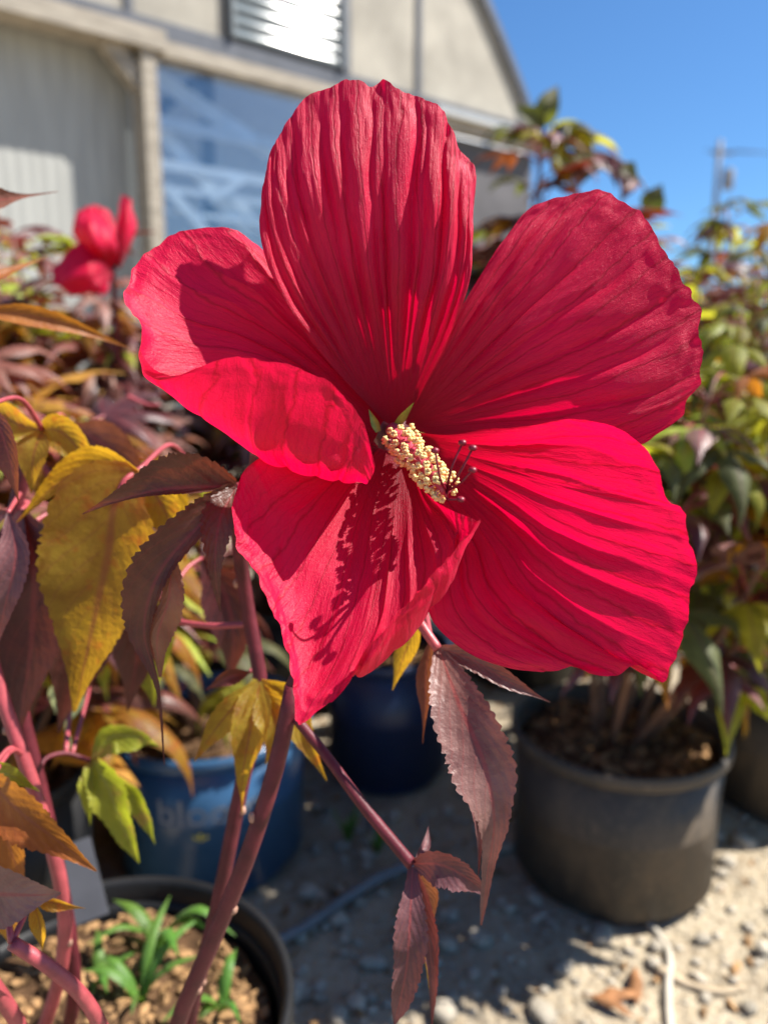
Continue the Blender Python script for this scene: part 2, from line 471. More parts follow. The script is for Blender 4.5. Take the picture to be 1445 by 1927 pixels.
gh = thing('greenhouse', F(0.6, 0), 'greenhouse front with plywood gable, louvre vent and clear panels under an arched roof', 'greenhouse')
UL, UR = -3.2, FP(1003, 245)[0]
HB = 2.56                                             # underside of the header
# gable plywood sheets, cut along the arch
uc = FP(535, 60)[0]; half = UR - uc; H0 = 2.76; RISE = 2.66
def arch(u):                                           # gothic arch outline height
    x = min(1.0, abs(u - uc) / half)
    return H0 + RISE * (1 - x ** 1.2) ** 0.90
def gable(u0, u1, d0, d1, h0, name, mat, top=None):
    n = 14; mb = MB(); vs = []; 
    for i in range(n + 1):
        u = u0 + (u1 - u0) * i / n
        t = arch(u) - 0.02 if top is None else min(top, arch(u) - 0.02)
        t = max(t, h0 + 0.004)
        vs += [F(u, h0, d1), F(u, t, d1), F(u, h0, d0), F(u, t, d0)]
    fs = []
    for i in range(n):
        a, b = i * 4, i * 4 + 4
        fs += [(a, b, b + 1, a + 1), (a + 2, a + 3, b + 3, b + 2), (a + 1, b + 1, b + 3, a + 3), (a, a + 2, b + 2, b)]
    fs += [(0, 1, 3, 2), (n * 4, n * 4 + 2, n * 4 + 3, n * 4 + 1)]
    mb.add(vs, fs); return mb.build(name, M[mat], gh, smooth=False)
seams = [UL + 0.1, FP(95, 0)[0] - 1.1, FP(243, 30)[0], FP(428, 60)[0]]
ul0, ul1 = FP(430, 60)[0], FP(643, 80)[0]
u_s2 = FP(787, 80)[0]
GB = 2.80
gable(seams[0], seams[1] - 0.012, -0.02, 0.0, GB, 'plywood_sheet', 'ply')
gable(seams[1] + 0.012, seams[2] - 0.02, -0.02, 0.0, GB, 'plywood_sheet', 'ply')
gable(seams[2] + 0.02, ul0 - 0.03, -0.02, 0.0, GB, 'plywood_sheet', 'ply')
gable(ul1 + 0.05, u_s2 - 0.015, -0.02, 0.0, GB, 'plywood_sheet', 'ply')
gable(u_s2 + 0.015, UR - 0.005, -0.02, 0.0, GB, 'plywood_sheet', 'ply')
gable(ul0 - 0.03, ul1 + 0.05, -0.02, 0.0, 3.55, 'plywood_sheet', 'ply')
# dark backing behind the seams
gable(UL, UR, -0.06, -0.025, 2.70, 'gable_frame', 'strip')
fbox(MB(), UL, UR, 2.685, 2.80, -0.015, 0.02).build('metal_track', M['strip'], gh, smooth=False)
for us in (seams[2], u_s2):
    fbox(MB(), us - 0.022, us + 0.022, GB + .003, arch(us) - .05, 0.003, 0.018).build('metal_strip', M['strip'], gh, smooth=False)
fbox(MB(), ul1, ul1 + 0.06, GB + .003, 4.2, 0.003, 0.03).build('metal_strip', M['strip'], gh, smooth=False)
# arch trim and roof skin
mb = MB(); pr = []
for i in range(41):
    u = UR - (UR - UL) * i / 40 * 0.999
    if u < 2 * uc - UR: break
    pr.append((u, arch(u)))
for (a, b) in zip(pr[:-1], pr[1:]): fbar(mb, a, b, 0.07, -0.05, 0.05)
mb.build('roof_edge', M['strip'], gh, smooth=False)
vs = []; 
for (u, h) in pr: vs += [F(u, h + 0.03, 0.04), F(u, h + 0.03, -12)]
MB().add(vs, [(2*i, 2*i+1, 2*i+3, 2*i+2) for i in range(len(pr) - 1)]).build('roof', M['rooffilm'], gh)
# header beam, post, bracket
fbox(MB(), UL, 0.02, HB, HB + 0.115, 0.0, 0.20).build('header_beam', M['wood'], gh, smooth=False)
fbox(MB(), 0.022, UR + 0.06, HB + 0.01, HB + 0.10, 0.0, 0.10).build('header_beam', M['wood'], gh, smooth=False)
fbox(MB(), FP(800, 200)[0], UR + 0.12, HB + 0.10, HB + 0.145, -0.01, 0.16).build('eave_board', M['poly'], gh, smooth=False)
u0, u1 = FP(266, 250, .1)[0], FP(292, 250, .1)[0]
fbox(MB(), u0, u1, 0.0, HB - .002, -0.02, 0.17).build('post', M['wood'], gh, smooth=False)
ba, bb = FP(196, 105, .08), FP(256, 196, .08)
fbar(MB(), (ba[0], HB + .03), (u0 + .03, HB - (u0 - ba[0]) * 1.05), 0.10, 0.03, 0.13).build('bracket', M['wood'], gh, smooth=False)
# recessed fibreglass wall: corrugated sheets
us = np.arange(UL, u0 + 0.02, 0.0125)
vs = []
for i, u in enumerate(us):
    d = -0.10 + 0.002 * math.sin(2 * math.pi * u / 0.075)
    vs += [F(u, 0, d), F(u, HB + 0.05, d)]
MB().add(vs, [(2*i, 2*i+2, 2*i+3, 2*i+1) for i in range(len(us) - 1)]).build('corrugated_wall', M['fibre'], gh)
for (uu, dd) in ((UR, 12), (2 * uc - UR, 12)):
    MB().add([F(uu, 0, -.09), F(uu, H0, -.09), F(uu, H0, -dd), F(uu, 0, -dd)], [(0, 1, 2, 3)]).build('side_wall', M['rooffilm'], gh)
# glazed bay: backing film, rails, diagonal braces, clear pane
uw = FP(800, 260)[0]
fbox(MB(), u1 + .002, uw, 0.0, 3.9, -1.30, -1.26).build('inner_film', M['film'], gh, smooth=False)
for (ya, yb, wd, m) in ((228, 284, .075, 'brace'), (307, 340, .06, 'brace'), (352, 375, .035, 'brace'), (395, 420, .03, 'brace')):
    fbar(MB(), (u1 + .002, FP(300, ya, -.10)[1]), (uw, FP(300, ya, -.10)[1]), wd, -0.13, -0.09).build('inner_rail', M[m], gh, smooth=False)
for (a, b, wd, m, d) in (((295, 145), (560, 320), .075, 'brace', -.17), ((300, 245), (470, 440), .07, 'brace', -.22), ((388, 140), (395, 430), .07, 'dkbrace', -.36),
                      ((372, 150), (298, 205), .06, 'dkbrace', -.30), ((460, 335), (395, 375), .035, 'brace', -.06), ((310, 350), (390, 440), .05, 'brace', -.055), ((400, 330), (500, 440), .05, 'brace', -.26)):
    fbar(MB(), FP(*a, d), FP(*b, d), wd * 1.35, d - .02, d + .02).build('inner_brace', M[m], gh, smooth=False)
fbox(MB(), u1 + .003, uw - .003, 0.02, HB - .003, -0.012, -0.006).build('pane', M['pane'], gh, smooth=False)
fbox(MB(), uw, UR, 0.0, HB - .003, -0.08, 0.0).build('dark_wall', M['darkwall'], gh, smooth=False)
fbox(MB(), UL, UR, 0.0, HB + .05, -1.6, -1.5).build('back_partition', M['film'], gh, smooth=False)
# louvre vent
hl0, hl1 = GB + 0.0, 3.50
lv = fbox(fbox(fbox(MB(), ul0, ul0 + .03, hl0 + .02, hl1, 0.004, 0.055), ul1 - .03, ul1 - .003, hl0 + .02, hl1, 0.004, 0.055), ul0 + .03, ul1 - .03, hl1 - .03, hl1, 0.004, 0.055).build('louvre_vent', M['brace_grey'], gh, smooth=False)
fbox(MB(), ul0 + .031, ul1 - .031, hl0 + .021, hl1 - .031, .003, .008).build('vent_back', M['brace_grey'], lv, smooth=False)
vc = F((ul0 + ul1) / 2 + .12, 3.02, .05)
hv = ((Vector((0, 0, CAM_H)) - vc).normalized() + SUN).normalized()
tilt0 = math.atan2(hv.z, hv.dot(FN))
ns = 8; pitch = (hl1 - .03 - hl0 - .02) / ns
for i in range(ns):
    hc = hl0 + .02 + pitch * (i + .5)
    tl = tilt0 + (0.02 if i % 2 else -0.015)
    nrm = FN * math.cos(tl) + Vector((0, 0, 1)) * math.sin(tl); dn = FN.cross(FA) if False else (FA.cross(nrm))
    vs = []; fs = []
    K = 6; L = pitch * .72
    for side in (0, 1):
        for j in range(K + 1):
            q = (j / K - .5); bulge = 0.0035 * (1 - 4 * q * q)
            c = F((ul0 + ul1) / 2, hc, 0.030) + dn * (q * L) + nrm * (bulge - side * .003)
            vs += [c - FA * ((ul1 - ul0) / 2 - .032), c + FA * ((ul1 - ul0) / 2 - .032)]
    for side in (0, 1):
        b = side * (K + 1) * 2
        for j in range(K): fs.append((b + 2*j, b + 2*j + 1, b + 2*j + 3, b + 2*j + 2) if side == 0 else (b + 2*j, b + 2*j + 2, b + 2*j + 3, b + 2*j + 1))
    fs += [(0, (K+1)*2, (K+1)*2+1, 1), (2*K, 2*K+1, (K+1)*2+2*K+1, (K+1)*2+2*K)]
    MB().add(vs, fs).build('slat', M['slat'], lv)

# ------------------------------------------------------------------ utility pole, wires, far hedge
M['pole'] = plain_mat('grey_pole', (0.25, 0.24, 0.24), 0.8, 0.3, 0.2, 2)
M['cable'] = plain_mat('black_cable', (0.10, 0.10, 0.11), 0.6, 0.4, 0.2, 2)
pd = 34.0
pb = P(1322, 690, pd); pt = P(1327, 285, pd)
pl = thing('utility_pole', (pb.x, pb.y, 0), 'grey utility pole standing far off against the blue sky', 'pole')
MB().tube([(pb.x, pb.y, 0), (pb.x, pb.y, pt.z)], [0.14, 0.10], 12).build('pole', M['pole'], pl)
ch = P(1327, 345, pd).z
MB().box((pb.x + .15, pb.y, pt.z - .5), .9, .12, .12).build('cross_arm', M['pole'], pl, smooth=False)
MB().lathe((pb.x + .42, pb.y - .1, ch - .6), [(0.0, 0), (.20, .02), (.22, .1), (.22, .75), (.18, .82), (0, .84)], 14).build('transformer', M['pole'], pl)
for k, dx in enumerate((-.6, .6)):
    a = Vector((pb.x + dx, pb.y, pt.z - .4)); b = Vector((pb.x + 26, pb.y - 6 + dx * 2, pt.z + .6))
    pts = [a.lerp(b, t / 16) - Vector((0, 0, 1.1 * 4 * (t / 16) * (1 - t / 16))) for t in range(17)]
    MB().tube(pts, 0.022, 6).build('overhead_wire', M['cable'], None, label='thin overhead wire running off from the utility pole', cat='wire', group='overhead wires at the pole')
M['hedge'] = plain_mat('far_foliage', (0.06, 0.085, 0.03), 0.8, 0.2, 0.5, 3)
def far_tree(x, y, h, r, seed, label):
    rr = random.Random(seed)
    t = thing('far_tree', (x, y, 0), label, 'tree', 'trees far beyond the plants')
    MB().tube([(x, y, 0), (x + .1, y, h * .5), (x, y, h * .8)], [r * .12, r * .09, r * .04], 8).build('trunk', M['stem_brown'], t)
    mb = MB()
    for i in range(2200):
        a, b = rr.uniform(0, 6.283), math.acos(rr.uniform(-1, 1)); q = rr.uniform(.35, 1) ** .5
        lump = 1 + .3 * math.sin(3 * a + seed) * math.sin(2 * b)
        c = Vector((x + r * lump * q * math.sin(b) * math.cos(a), y + r * q * lump * math.sin(b) * math.sin(a), h * .6 + h * .4 * q * lump * math.cos(b)))
        d1 = Vector((rr.gauss(0, 1), rr.gauss(0, 1), rr.gauss(0, 1))).normalized(); d2 = d1.orthogonal().normalized(); s = r * rr.uniform(.05, .09)
        mb.add([c - d1 * s, c + d2 * s * .6, c + d1 * s, c - d2 * s * .6], [(0, 1, 2, 3)])
    mb.build('crown', M['hedge'], t, smooth=False)
far_tree(11, 27, 3.0, 1.7, 3, 'low dark tree right of the utility pole beyond the nursery rows')
far_tree(15.5, 26, 3.6, 2.0, 5, 'broader far tree behind the right-hand plants')
far_tree(19.5, 28, 3.4, 2.2, 8, 'far tree at the end of the row, well away from the pole')

# ------------------------------------------------------------------ leaves
def lobe(mb, mid, wl, wr, side=None, fold=0.25, curl=0.0, serr=0.12, nser=14, nv=None, nu=4, seed=0, mi=0, wave=0.0):
    """one leaf lobe. mid: 3D midrib points; wl/wr: half width profile factors along v (lists) in metres; side: sideways dir or None"""
    if nv is None: nser = int(nser * 1.5); serr = serr * 1.05; nv = max(12, nser * 4 + 1)
    tv = np.linspace(0, 1, nv)
    c = catmull([list(p) for p in mid], tv)
    WL = catmull([[w] for w in wl], tv, np.linspace(0, 1, len(wl)))[:, 0]
    WR = catmull([[w] for w in wr], tv, np.linspace(0, 1, len(wr)))[:, 0]
    c = [Vector(q) for q in c]
    vs, uv, fs = [], [], []
    rr = random.Random(seed)
    ph = rr.uniform(0, 6)
    for i in range(nv):
        t = (c[min(i + 1, nv - 1)] - c[max(i - 1, 0)])
        t = t.normalized() if t.length > 1e-9 else Vector((0, 0, -1))
        sd0 = side[0].lerp(side[1], tv[i]) if isinstance(side, tuple) else (side if side is not None else t.cross(VIEW))
        sd = (sd0 - t * sd0.dot(t)).normalized()
        nr = sd.cross(t).normalized()
        if side is None and nr.dot(VIEW) > 0: nr = -nr
        saw = ((tv[i] * nser) % 1.0)
        sw = (1 - serr * (1 - saw) * (0.5 + 0.8 * abs(math.sin(i * 1.7 + ph)))) if serr else 1
        for j in range(-nu, nu + 1):
            a = abs(j) / nu
            W = (max(WL[i], 0.0) if j < 0 else max(WR[i], 0.0)) * (1 + (sw - 1) * a * a)
            an = fold * a ** 0.7 + curl * a * a
            off = (sd * (math.copysign(1, j) if j else 0) * math.cos(an) + nr * math.sin(an)) * (W * a)
            off += nr * (wave * W * a * math.sin(tv[i] * 17 + ph + (2 if j < 0 else 0)))
            vs.append(c[i] + off); uv.append((0.5 + 0.5 * j / nu, tv[i]))
    w = 2 * nu + 1
    for i in range(nv - 1):
        for j in range(w - 1):
            fs.append((i * w + j, i * w + j + 1, (i + 1) * w + j + 1, (i + 1) * w + j))
    mb.add(vs, fs, uv, mi)

PROF = [0.10, 0.55, 0.95, 1.0, 0.80, 0.48, 0.20, 0.02]
NARROW = [0.25, 0.6, 0.85, 0.9, 0.72, 0.45, 0.2, 0.02]
PXM = 1.0 / F_PX
def plobe(mb, mid, wl, wr=None, prof=PROF, **kw):
    """lobe from pixel midrib [(px,py,z)...]; half widths in px at the mean depth"""
    z = sum(m[2] for m in mid) / len(mid)
    wr = wl if wr is None else wr
    lobe(mb, [P(*m) for m in mid], [w * wl * z * PXM for w in prof], [w * wr * z * PXM for w in prof], **kw)

def palmate_mesh(name, mats, seed, size=0.09, nl=5, droop=0.9, petiole=0.05, nv=11, nu=2, nser=5):
    """generic palmate leaf in local space: petiole along +X, blade drooping"""
    rr = random.Random(seed); mb = MB()
    pts = [Vector((0, 0, 0)), Vector((petiole * .5, 0, petiole * .25)), Vector((petiole, 0, petiole * .22))]
    mb.tube(pts, [0.0016, 0.0013, 0.0011], 5, cap=False, mi=1)
    hub = pts[-1]
    angs = {3: [-55, 0, 55], 5: [-95, -48, 0, 48, 95]}[nl]
    for a in angs:
        a2 = R(a + rr.uniform(-10, 10))
        L = size * (1.0 - 0.42 * abs(a) / 95) * rr.uniform(.85, 1.15)
        d = Vector((math.cos(a2), math.sin(a2), 0)); sd = Vector((-math.sin(a2), math.cos(a2), 0))
        dr = droop * rr.uniform(.6, 1.3)
        mid = []; ang = rr.uniform(-.1, .25); p = hub.copy(); mid.append(p.copy())
        for s in range(5):
            p = p + (d * math.cos(ang) + Vector((0, 0, 1)) * math.sin(ang)) * (L / 5); mid.append(p.copy()); ang -= dr * .32
        wd = L * rr.uniform(.17, .23)
        lobe(mb, mid, [w * wd for w in NARROW], [w * wd for w in NARROW], side=sd, fold=rr.uniform(.1, .6), serr=.16, nser=nser, nv=nv, nu=nu, seed=seed + a, wave=.12)
    return mb.mesh(name, mats)

# ------------------------------------------------------------------ main hibiscus plant
POT_A = Vector((-0.205, 0.465, 0.0)); POT_H = 0.235
root = thing('hibiscus_plant', (POT_A.x, POT_A.y, POT_H - .03),
             'hibiscus with one huge open crimson flower and maroon lobed leaves, rooted in the weedy pot', 'hibiscus')

def zf(mm): return mm / 1000.0

def grid_mesh(X, Y, Z, name, pleats, amp, seed, ruffle=1.2, crepe=0.25, jagged=1.0, ribs=1.0):
    """X,Y pixel grids and Z mm grid [v, s] -> petal mesh with pleats and ruffles pushed along the normal"""
    nv, nsn = X.shape
    x = (X - IMG_W / 2) / F_PX; y = (IMG_H / 2 - Y) / F_PX; z = Z / 1000.0
    W = np.stack([x * z, (cP + y * sP) * z, CAM_H + (y * cP - sP) * z], -1)
    du = np.gradient(W, axis=1); dv = np.gradient(W, axis=0)
    n = np.cross(du, dv); n /= (np.linalg.norm(n, axis=2, keepdims=True) + 1e-12)
    u = np.linspace(0, 1, nsn)[None, :] * np.ones((nv, 1)); v = np.linspace(0, 1, nv)[:, None] * np.ones((1, nsn))
    uw = u + 0.06 * vnoise(u * 5, v * 3.5, seed) * v + 0.02 * vnoise(u * 14, v * 8, seed + 13) * v
    d = np.zeros_like(u)
    for (pc, pa, pw) in pleats:
        fe = 0.72 + 0.28 * math.sin(pc * 61 + seed)
        fade = sstep(0.12, 0.45, v) * (1 - 0.85 * sstep(fe - 0.2, fe + 0.12, v))
        mod = 0.65 + 0.9 * (vnoise(v * 3.5 + pc * 40, u * 0 + pc * 17, seed + 1) + 0.2)
        d -= amp * pa * fade * mod * np.exp(-np.abs((uw - pc) / pw) ** 1.3)
    knots = np.array([0.0] + [p_[0] for p_ in pleats] + [1.0])
    ji = np.clip(np.searchsorted(knots, uw, 'right') - 1, 0, len(knots) - 2)
    fr = np.clip((uw - knots[ji]) / (knots[ji + 1] - knots[ji]), 0, 1)
    pil = (4 * fr * (1 - fr) + 1e-6) ** 0.65 * np.clip((knots[ji + 1] - knots[ji]) / 0.09, 0.35, 1.25) * (1.0 + 1.5 * vnoise(ji * 3.7, v * 4.0, seed + 12))
    skew = 0.75 + 0.5 * hash2(ji * 1.0, ji * 0.0, seed)
    d += amp * ribs * skew * pil * sstep(0.10, 0.50, v) * (1 - 0.75 * sstep(0.72, 1.0, v + 0.12 * vnoise(uw * 7, v * 0, seed + 7)))
    d += amp * 0.9 * vnoise(uw * 8, v * 4.5, seed + 2) * sstep(0.15, 0.6, v)
    d += amp * 0.45 * vnoise(uw * 26, v * 6, seed + 5) * sstep(0.25, 0.7, v)
    d += crepe * vnoise(uw * 70, v * 16, seed + 3) * sstep(0.2, 0.6, v) * 0.8
    edge = np.maximum(sstep(0.82, 1.0, v), 0.6 * np.maximum(sstep(0.10, 0.0, u), sstep(0.90, 1.0, u)) * sstep(0.4, 0.8, v))
    d += ruffle * 1.8 * vnoise(uw * 11 + 3, v * 9, seed + 4) * edge
    d += ruffle * 0.7 * vnoise(uw * 38, v * 30, seed + 6) * edge
    W = W + n * (d / 1000.0)[..., None]
    dvn = dv / (np.linalg.norm(dv, axis=2, keepdims=True) + 1e-12)
    jag = (vnoise(u * 34, v * 0, seed + 8) * 1.3 + vnoise(u * 90, v * 0, seed + 9) * 0.6) * sstep(0.93, 1.0, v) * jagged
    W = W + dvn * (jag / 1000.0)[..., None]
    fs = [(j * nsn + i, j * nsn + i + 1, (j + 1) * nsn + i + 1, (j + 1) * nsn + i) for j in range(nv - 1) for i in range(nsn - 1)]
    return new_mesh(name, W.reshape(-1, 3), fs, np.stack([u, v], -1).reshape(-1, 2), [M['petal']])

def zgrid(ctrl, nv, nsn):
    c = np.asarray(ctrl, float)
    a = np.stack([catmull(c[:, [j]], np.linspace(0, 1, nv), np.linspace(0, 1, c.shape[0]))[:, 0] for j in range(c.shape[1])], 1)
    return np.stack([catmull(a[i][:, None], np.linspace(0, 1, nsn), np.linspace(0, 1, c.shape[1]))[:, 0] for i in range(nv)], 0)

def coons(base, left, right, margin, zc, name, pleats, amp, seed, nv=190, nsn=230, **kw):
    tv, ts = np.linspace(0, 1, nv), np.linspace(0, 1, nsn)
    Lc, Rc = catmull(left, tv), catmull(right, tv)
    Bc, Tc = catmull(base, ts), catmull(margin, ts)
    V, S = tv[:, None, None], ts[None, :, None]
    XY = (1 - S) * Lc[:, None] + S * Rc[:, None] + (1 - V) * Bc[None] + V * Tc[None] \
        - ((1 - S) * (1 - V) * Lc[0] + S * (1 - V) * Rc[0] + (1 - S) * V * Lc[-1] + S * V * Rc[-1])
    return grid_mesh(XY[..., 0], XY[..., 1], zgrid(zc, nv, nsn), name, pleats, amp, seed, **kw)

def colgrid(cols, name, pleats, amp, seed, nv=190, nsn=230, **kw):
    tv, ts = np.linspace(0, 1, nv), np.linspace(0, 1, nsn)
    C = np.stack([catmull(c, tv) for c in cols], 1)              # nv, ncol, 3
    mg = C[-1]; d = np.sqrt(((mg[1:] - mg[:-1]) ** 2).sum(1)) ** .8 + 8
    kn = np.concatenate([[0], np.cumsum(d)]); kn /= kn[-1]
    G_ = np.stack([catmull(C[i], ts, kn) for i in range(nv)], 0)
    return grid_mesh(G_[..., 0], G_[..., 1], G_[..., 2], name, pleats, amp, seed, **kw)

# calyx and pedicel carry the petals
mb = MB()
cb, cd = P(742, 815, .320), (P(745, 815, .312) - P(800, 880, .28)).normalized()
mb.tube([cb + cd * -.004, cb + cd * .004, cb + cd * .014, cb + cd * .026], [0.0062, .0075, .007, .0035], 18)
ped = [cb + cd * .024, P(725, 880, .346), P(660, 1040, .348), P(580, 1230, .338), P(548, 1300, .334)]
mb.tube([Vector(q) for q in catmull([list(p) for p in ped], np.linspace(0, 1, 20))], np.linspace(.0028, .0036, 20), 12)
flower = mb.build('flower', M['stem'], root)
flower['label'] = 'wide open crimson hibiscus flower with a cream stamen column'

# top petal
pl1 = [(.06, .7, .014), (.12, .9, .014), (.205, 1.2, .014), (.25, .7, .012), (.345, 1.5, .016), (.40, .9, .012), (.50, 1.9, .018), (.545, .9, .012), (.66, 1.6, .018), (.70, .7, .012), (.79, 1.2, .014), (.895, 1.2, .014), (.94, .7, .012)]
me = coons(base=[(722, 792), (738, 800), (764, 792)],
           left=[(722, 792), (645, 712), (560, 605), (505, 500), (488, 432), (491, 365)],
           right=[(764, 792), (800, 725), (845, 640), (880, 545), (889, 450), (893, 350)],
           margin=[(491, 365), (505, 305), (520, 268), (548, 222), (578, 185), (612, 170), (645, 154), (672, 152), (697, 160), (722, 147), (742, 166), (770, 176), (802, 190), (833, 213), (850, 245), (862, 280), (883, 298), (893, 350)],
           zc=[[305, 306, 307, 306, 305], [297, 301, 302, 300, 297], [289, 292, 292, 291, 290], [285, 286, 286, 287, 289], [288, 288, 288, 290, 293]],
           name='petal', pleats=pl1, amp=1.5, seed=11, ruffle=0.9, crepe=.55, ribs=1.3)
link('petal', me, flower)
# upper right petal
pl2 = [(.10, .5, .02), (.20, .6, .02), (.31, .8, .02), (.42, .9, .022), (.53, 1.2, .02), (.64, 1.1, .02), (.75, 1.0, .02), (.86, 1.0, .02)]
me = coons(base=[(762, 797), (770, 802), (775, 808)],
           left=[(762, 797), (800, 715), (850, 610), (890, 540), (940, 462), (985, 402)],
           right=[(775, 808), (870, 835), (980, 862), (1100, 872), (1215, 832)],
           margin=[(985, 402), (1008, 386), (1060, 370), (1095, 362), (1130, 356), (1150, 372), (1178, 388), (1205, 402), (1228, 432), (1240, 462), (1262, 492), (1285, 528), (1300, 552), (1321, 578), (1315, 612), (1322, 670), (1314, 728), (1290, 758), (1284, 780), (1252, 806), (1215, 832)],
           zc=[[306, 307, 307, 307, 306], [301, 302, 303, 304, 305], [299, 298, 297, 297, 299], [298, 296, 292, 289, 291], [300, 296, 289, 284, 286]],
           name='petal', pleats=pl2, amp=1.25, seed=23, ruffle=0.9, crepe=.35)
link('petal', me, flower)
# lower right petal
pl3 = [(.12, .5, .014), (.22, .6, .014), (.32, .8, .016), (.42, 2.2, .03), (.51, 2.5, .03), (.60, 2.2, .028), (.69, 1.2, .02), (.78, .7, .016), (.88, .6, .016)]
me = coons(base=[(774, 812), (770, 825), (762, 836)],
           left=[(774, 812), (840, 818), (915, 806), (1000, 793), (1080, 788), (1150, 800)],
           right=[(762, 836), (790, 930), (812, 1040), (802, 1128), (812, 1165), (870, 1222), (960, 1260)],
           margin=[(1150, 800), (1190, 820), (1215, 840), (1238, 880), (1250, 915), (1262, 945), (1285, 960), (1292, 985), (1297, 1020), (1313, 1065), (1303, 1095), (1298, 1130), (1300, 1152), (1284, 1195), (1266, 1240), (1251, 1287), (1225, 1268), (1192, 1255), (1150, 1272), (1110, 1270), (1075, 1255), (1048, 1263), (1000, 1263), (960, 1260)],
           zc=[[305, 305, 305, 305, 304], [295, 297, 298, 297, 294], [280, 284, 286, 285, 284], [265, 268, 271, 273, 277], [250, 250, 251, 258, 272]],
           name='petal', pleats=pl3, amp=1.35, seed=37, ruffle=1.0, crepe=.3, ribs=1.3)
link('petal', me, flower)
# bottom petal: a tongue rising towards the viewer, right margin turned up
pl4 = [(.14, .7, .016), (.26, .6, .016), (.40, .5, .012), (.50, -1.0, .012), (.62, 1.0, .016), (.72, 1.2, .016), (.82, 1.2, .016), (.90, 1.0, .014)]
c4 = [
 [(705, 838, 303), (610, 845, 288), (520, 850, 275), (470, 875, 268), (445, 915, 264), (432, 962, 261)],
 [(710, 841, 304), (620, 880, 289), (530, 930, 276), (470, 985, 267), (446, 1015, 260)],
 [(716, 844, 305), (635, 910, 290), (560, 1000, 276), (505, 1080, 265), (488, 1100, 258)],
 [(722, 846, 305), (655, 935, 290), (595, 1050, 275), (540, 1150, 263), (520, 1172, 255)],
 [(730, 848, 306), (675, 955, 290), (630, 1090, 273), (575, 1230, 260), (545, 1270, 252)],
 [(738, 849, 306), (700, 965, 290), (672, 1100, 272), (620, 1260, 257), (566, 1357, 247)],
 [(746, 849, 306), (725, 968, 289), (705, 1090, 271), (670, 1220, 258), (618, 1322, 250)],
 [(753, 848, 305), (750, 965, 288), (745, 1075, 271), (728, 1180, 261), (684, 1268, 254), (690, 1250, 250), (704, 1212, 248)],
 [(759, 846, 305), (775, 955, 287), (785, 1045, 271), (782, 1130, 263), (752, 1220, 257), (754, 1190, 252), (758, 1145, 249)],
 [(763, 843, 304), (790, 942, 287), (815, 1005, 271), (825, 1070, 264), (810, 1150, 259), (816, 1120, 253), (812, 1086, 249)],
 [(766, 840, 304), (798, 932, 286), (840, 980, 271), (860, 1020, 264), (854, 1085, 259), (860, 1055, 253), (864, 1026, 250)],
 [(768, 837, 303), (800, 925, 286), (845, 958, 271), (880, 972, 264), (900, 980, 259), (911, 984, 254)],
]
link('petal', colgrid(c4, 'petal', pl4, 0.85, 51, ruffle=1.9, crepe=.3, jagged=1.8, ribs=.7), flower)
# left petal with its lower half folded over towards the viewer
pl5 = [(.06, .6, .016), (.14, .8, .016), (.22, .9, .016), (.31, .9, .016), (.40, .8, .014), (.52, .7, .016), (.60, 1.0, .016), (.67, 1.1, .016), (.75, 1.1, .016), (.83, 1.0, .016), (.91, .8, .014)]
c5 = [
 [(722, 792, 306), (650, 700, 301), (590, 600, 297), (545, 540, 299), (515, 490, 301), (490, 462, 302)],
 [(719, 795, 306), (635, 685, 301), (565, 590, 297), (505, 510, 298), (465, 455, 299), (445, 432, 300)],
 [(717, 799, 306), (615, 685, 301), (520, 592, 297), (435, 522, 296), (372, 462, 297), (350, 432, 298)],
 [(714, 803, 306), (600, 692, 301), (490, 610, 297), (385, 552, 293), (305, 500, 293), (280, 470, 294)],
 [(712, 809, 306), (590, 702, 301), (470, 632, 297), (355, 592, 291), (275, 545, 288), (240, 530, 287)],
 [(711, 813, 306), (587, 710, 301), (465, 645, 297), (350, 612, 290), (280, 585, 283), (237, 562, 280)],
 [(710, 816, 306), (585, 718, 301), (460, 664, 296), (350, 648, 288), (290, 628, 280), (265, 606, 275)],
 [(708, 821, 306), (586, 736, 301), (456, 704, 295), (350, 696, 285), (285, 690, 274), (263, 672, 268), (266, 662, 265)],
 [(706, 825, 306), (592, 762, 301), (475, 752, 294), (375, 748, 283), (300, 728, 270), (282, 712, 264), (318, 706, 261)],
 [(704, 828, 306), (602, 792, 301), (510, 798, 292), (420, 800, 279), (372, 778, 267), (375, 740, 261), (395, 683, 255)],
 [(704, 830, 306), (615, 822, 300), (540, 845, 289), (488, 862, 275), (468, 842, 265), (465, 765, 259), (468, 674, 252)],
 [(706, 833, 306), (632, 845, 299), (575, 870, 288), (540, 880, 275), (530, 862, 266), (538, 780, 260), (560, 688, 253)],
 [(708, 836, 306), (650, 868, 298), (612, 890, 286), (595, 896, 275), (595, 882, 267), (612, 810, 262), (635, 733, 256)],
 [(710, 838, 305), (672, 880, 297), (652, 902, 286), (645, 905, 275), (648, 895, 268), (665, 850, 264), (685, 800, 262)],
 [(712, 840, 305), (690, 878, 296), (684, 903, 285), (684, 911, 275), (688, 912, 268), (696, 902, 265), (706, 880, 263)],
]
link('petal', colgrid(c5, 'petal', pl5, 0.9, 67, nsn=260, ruffle=0.8, crepe=.35), flower)

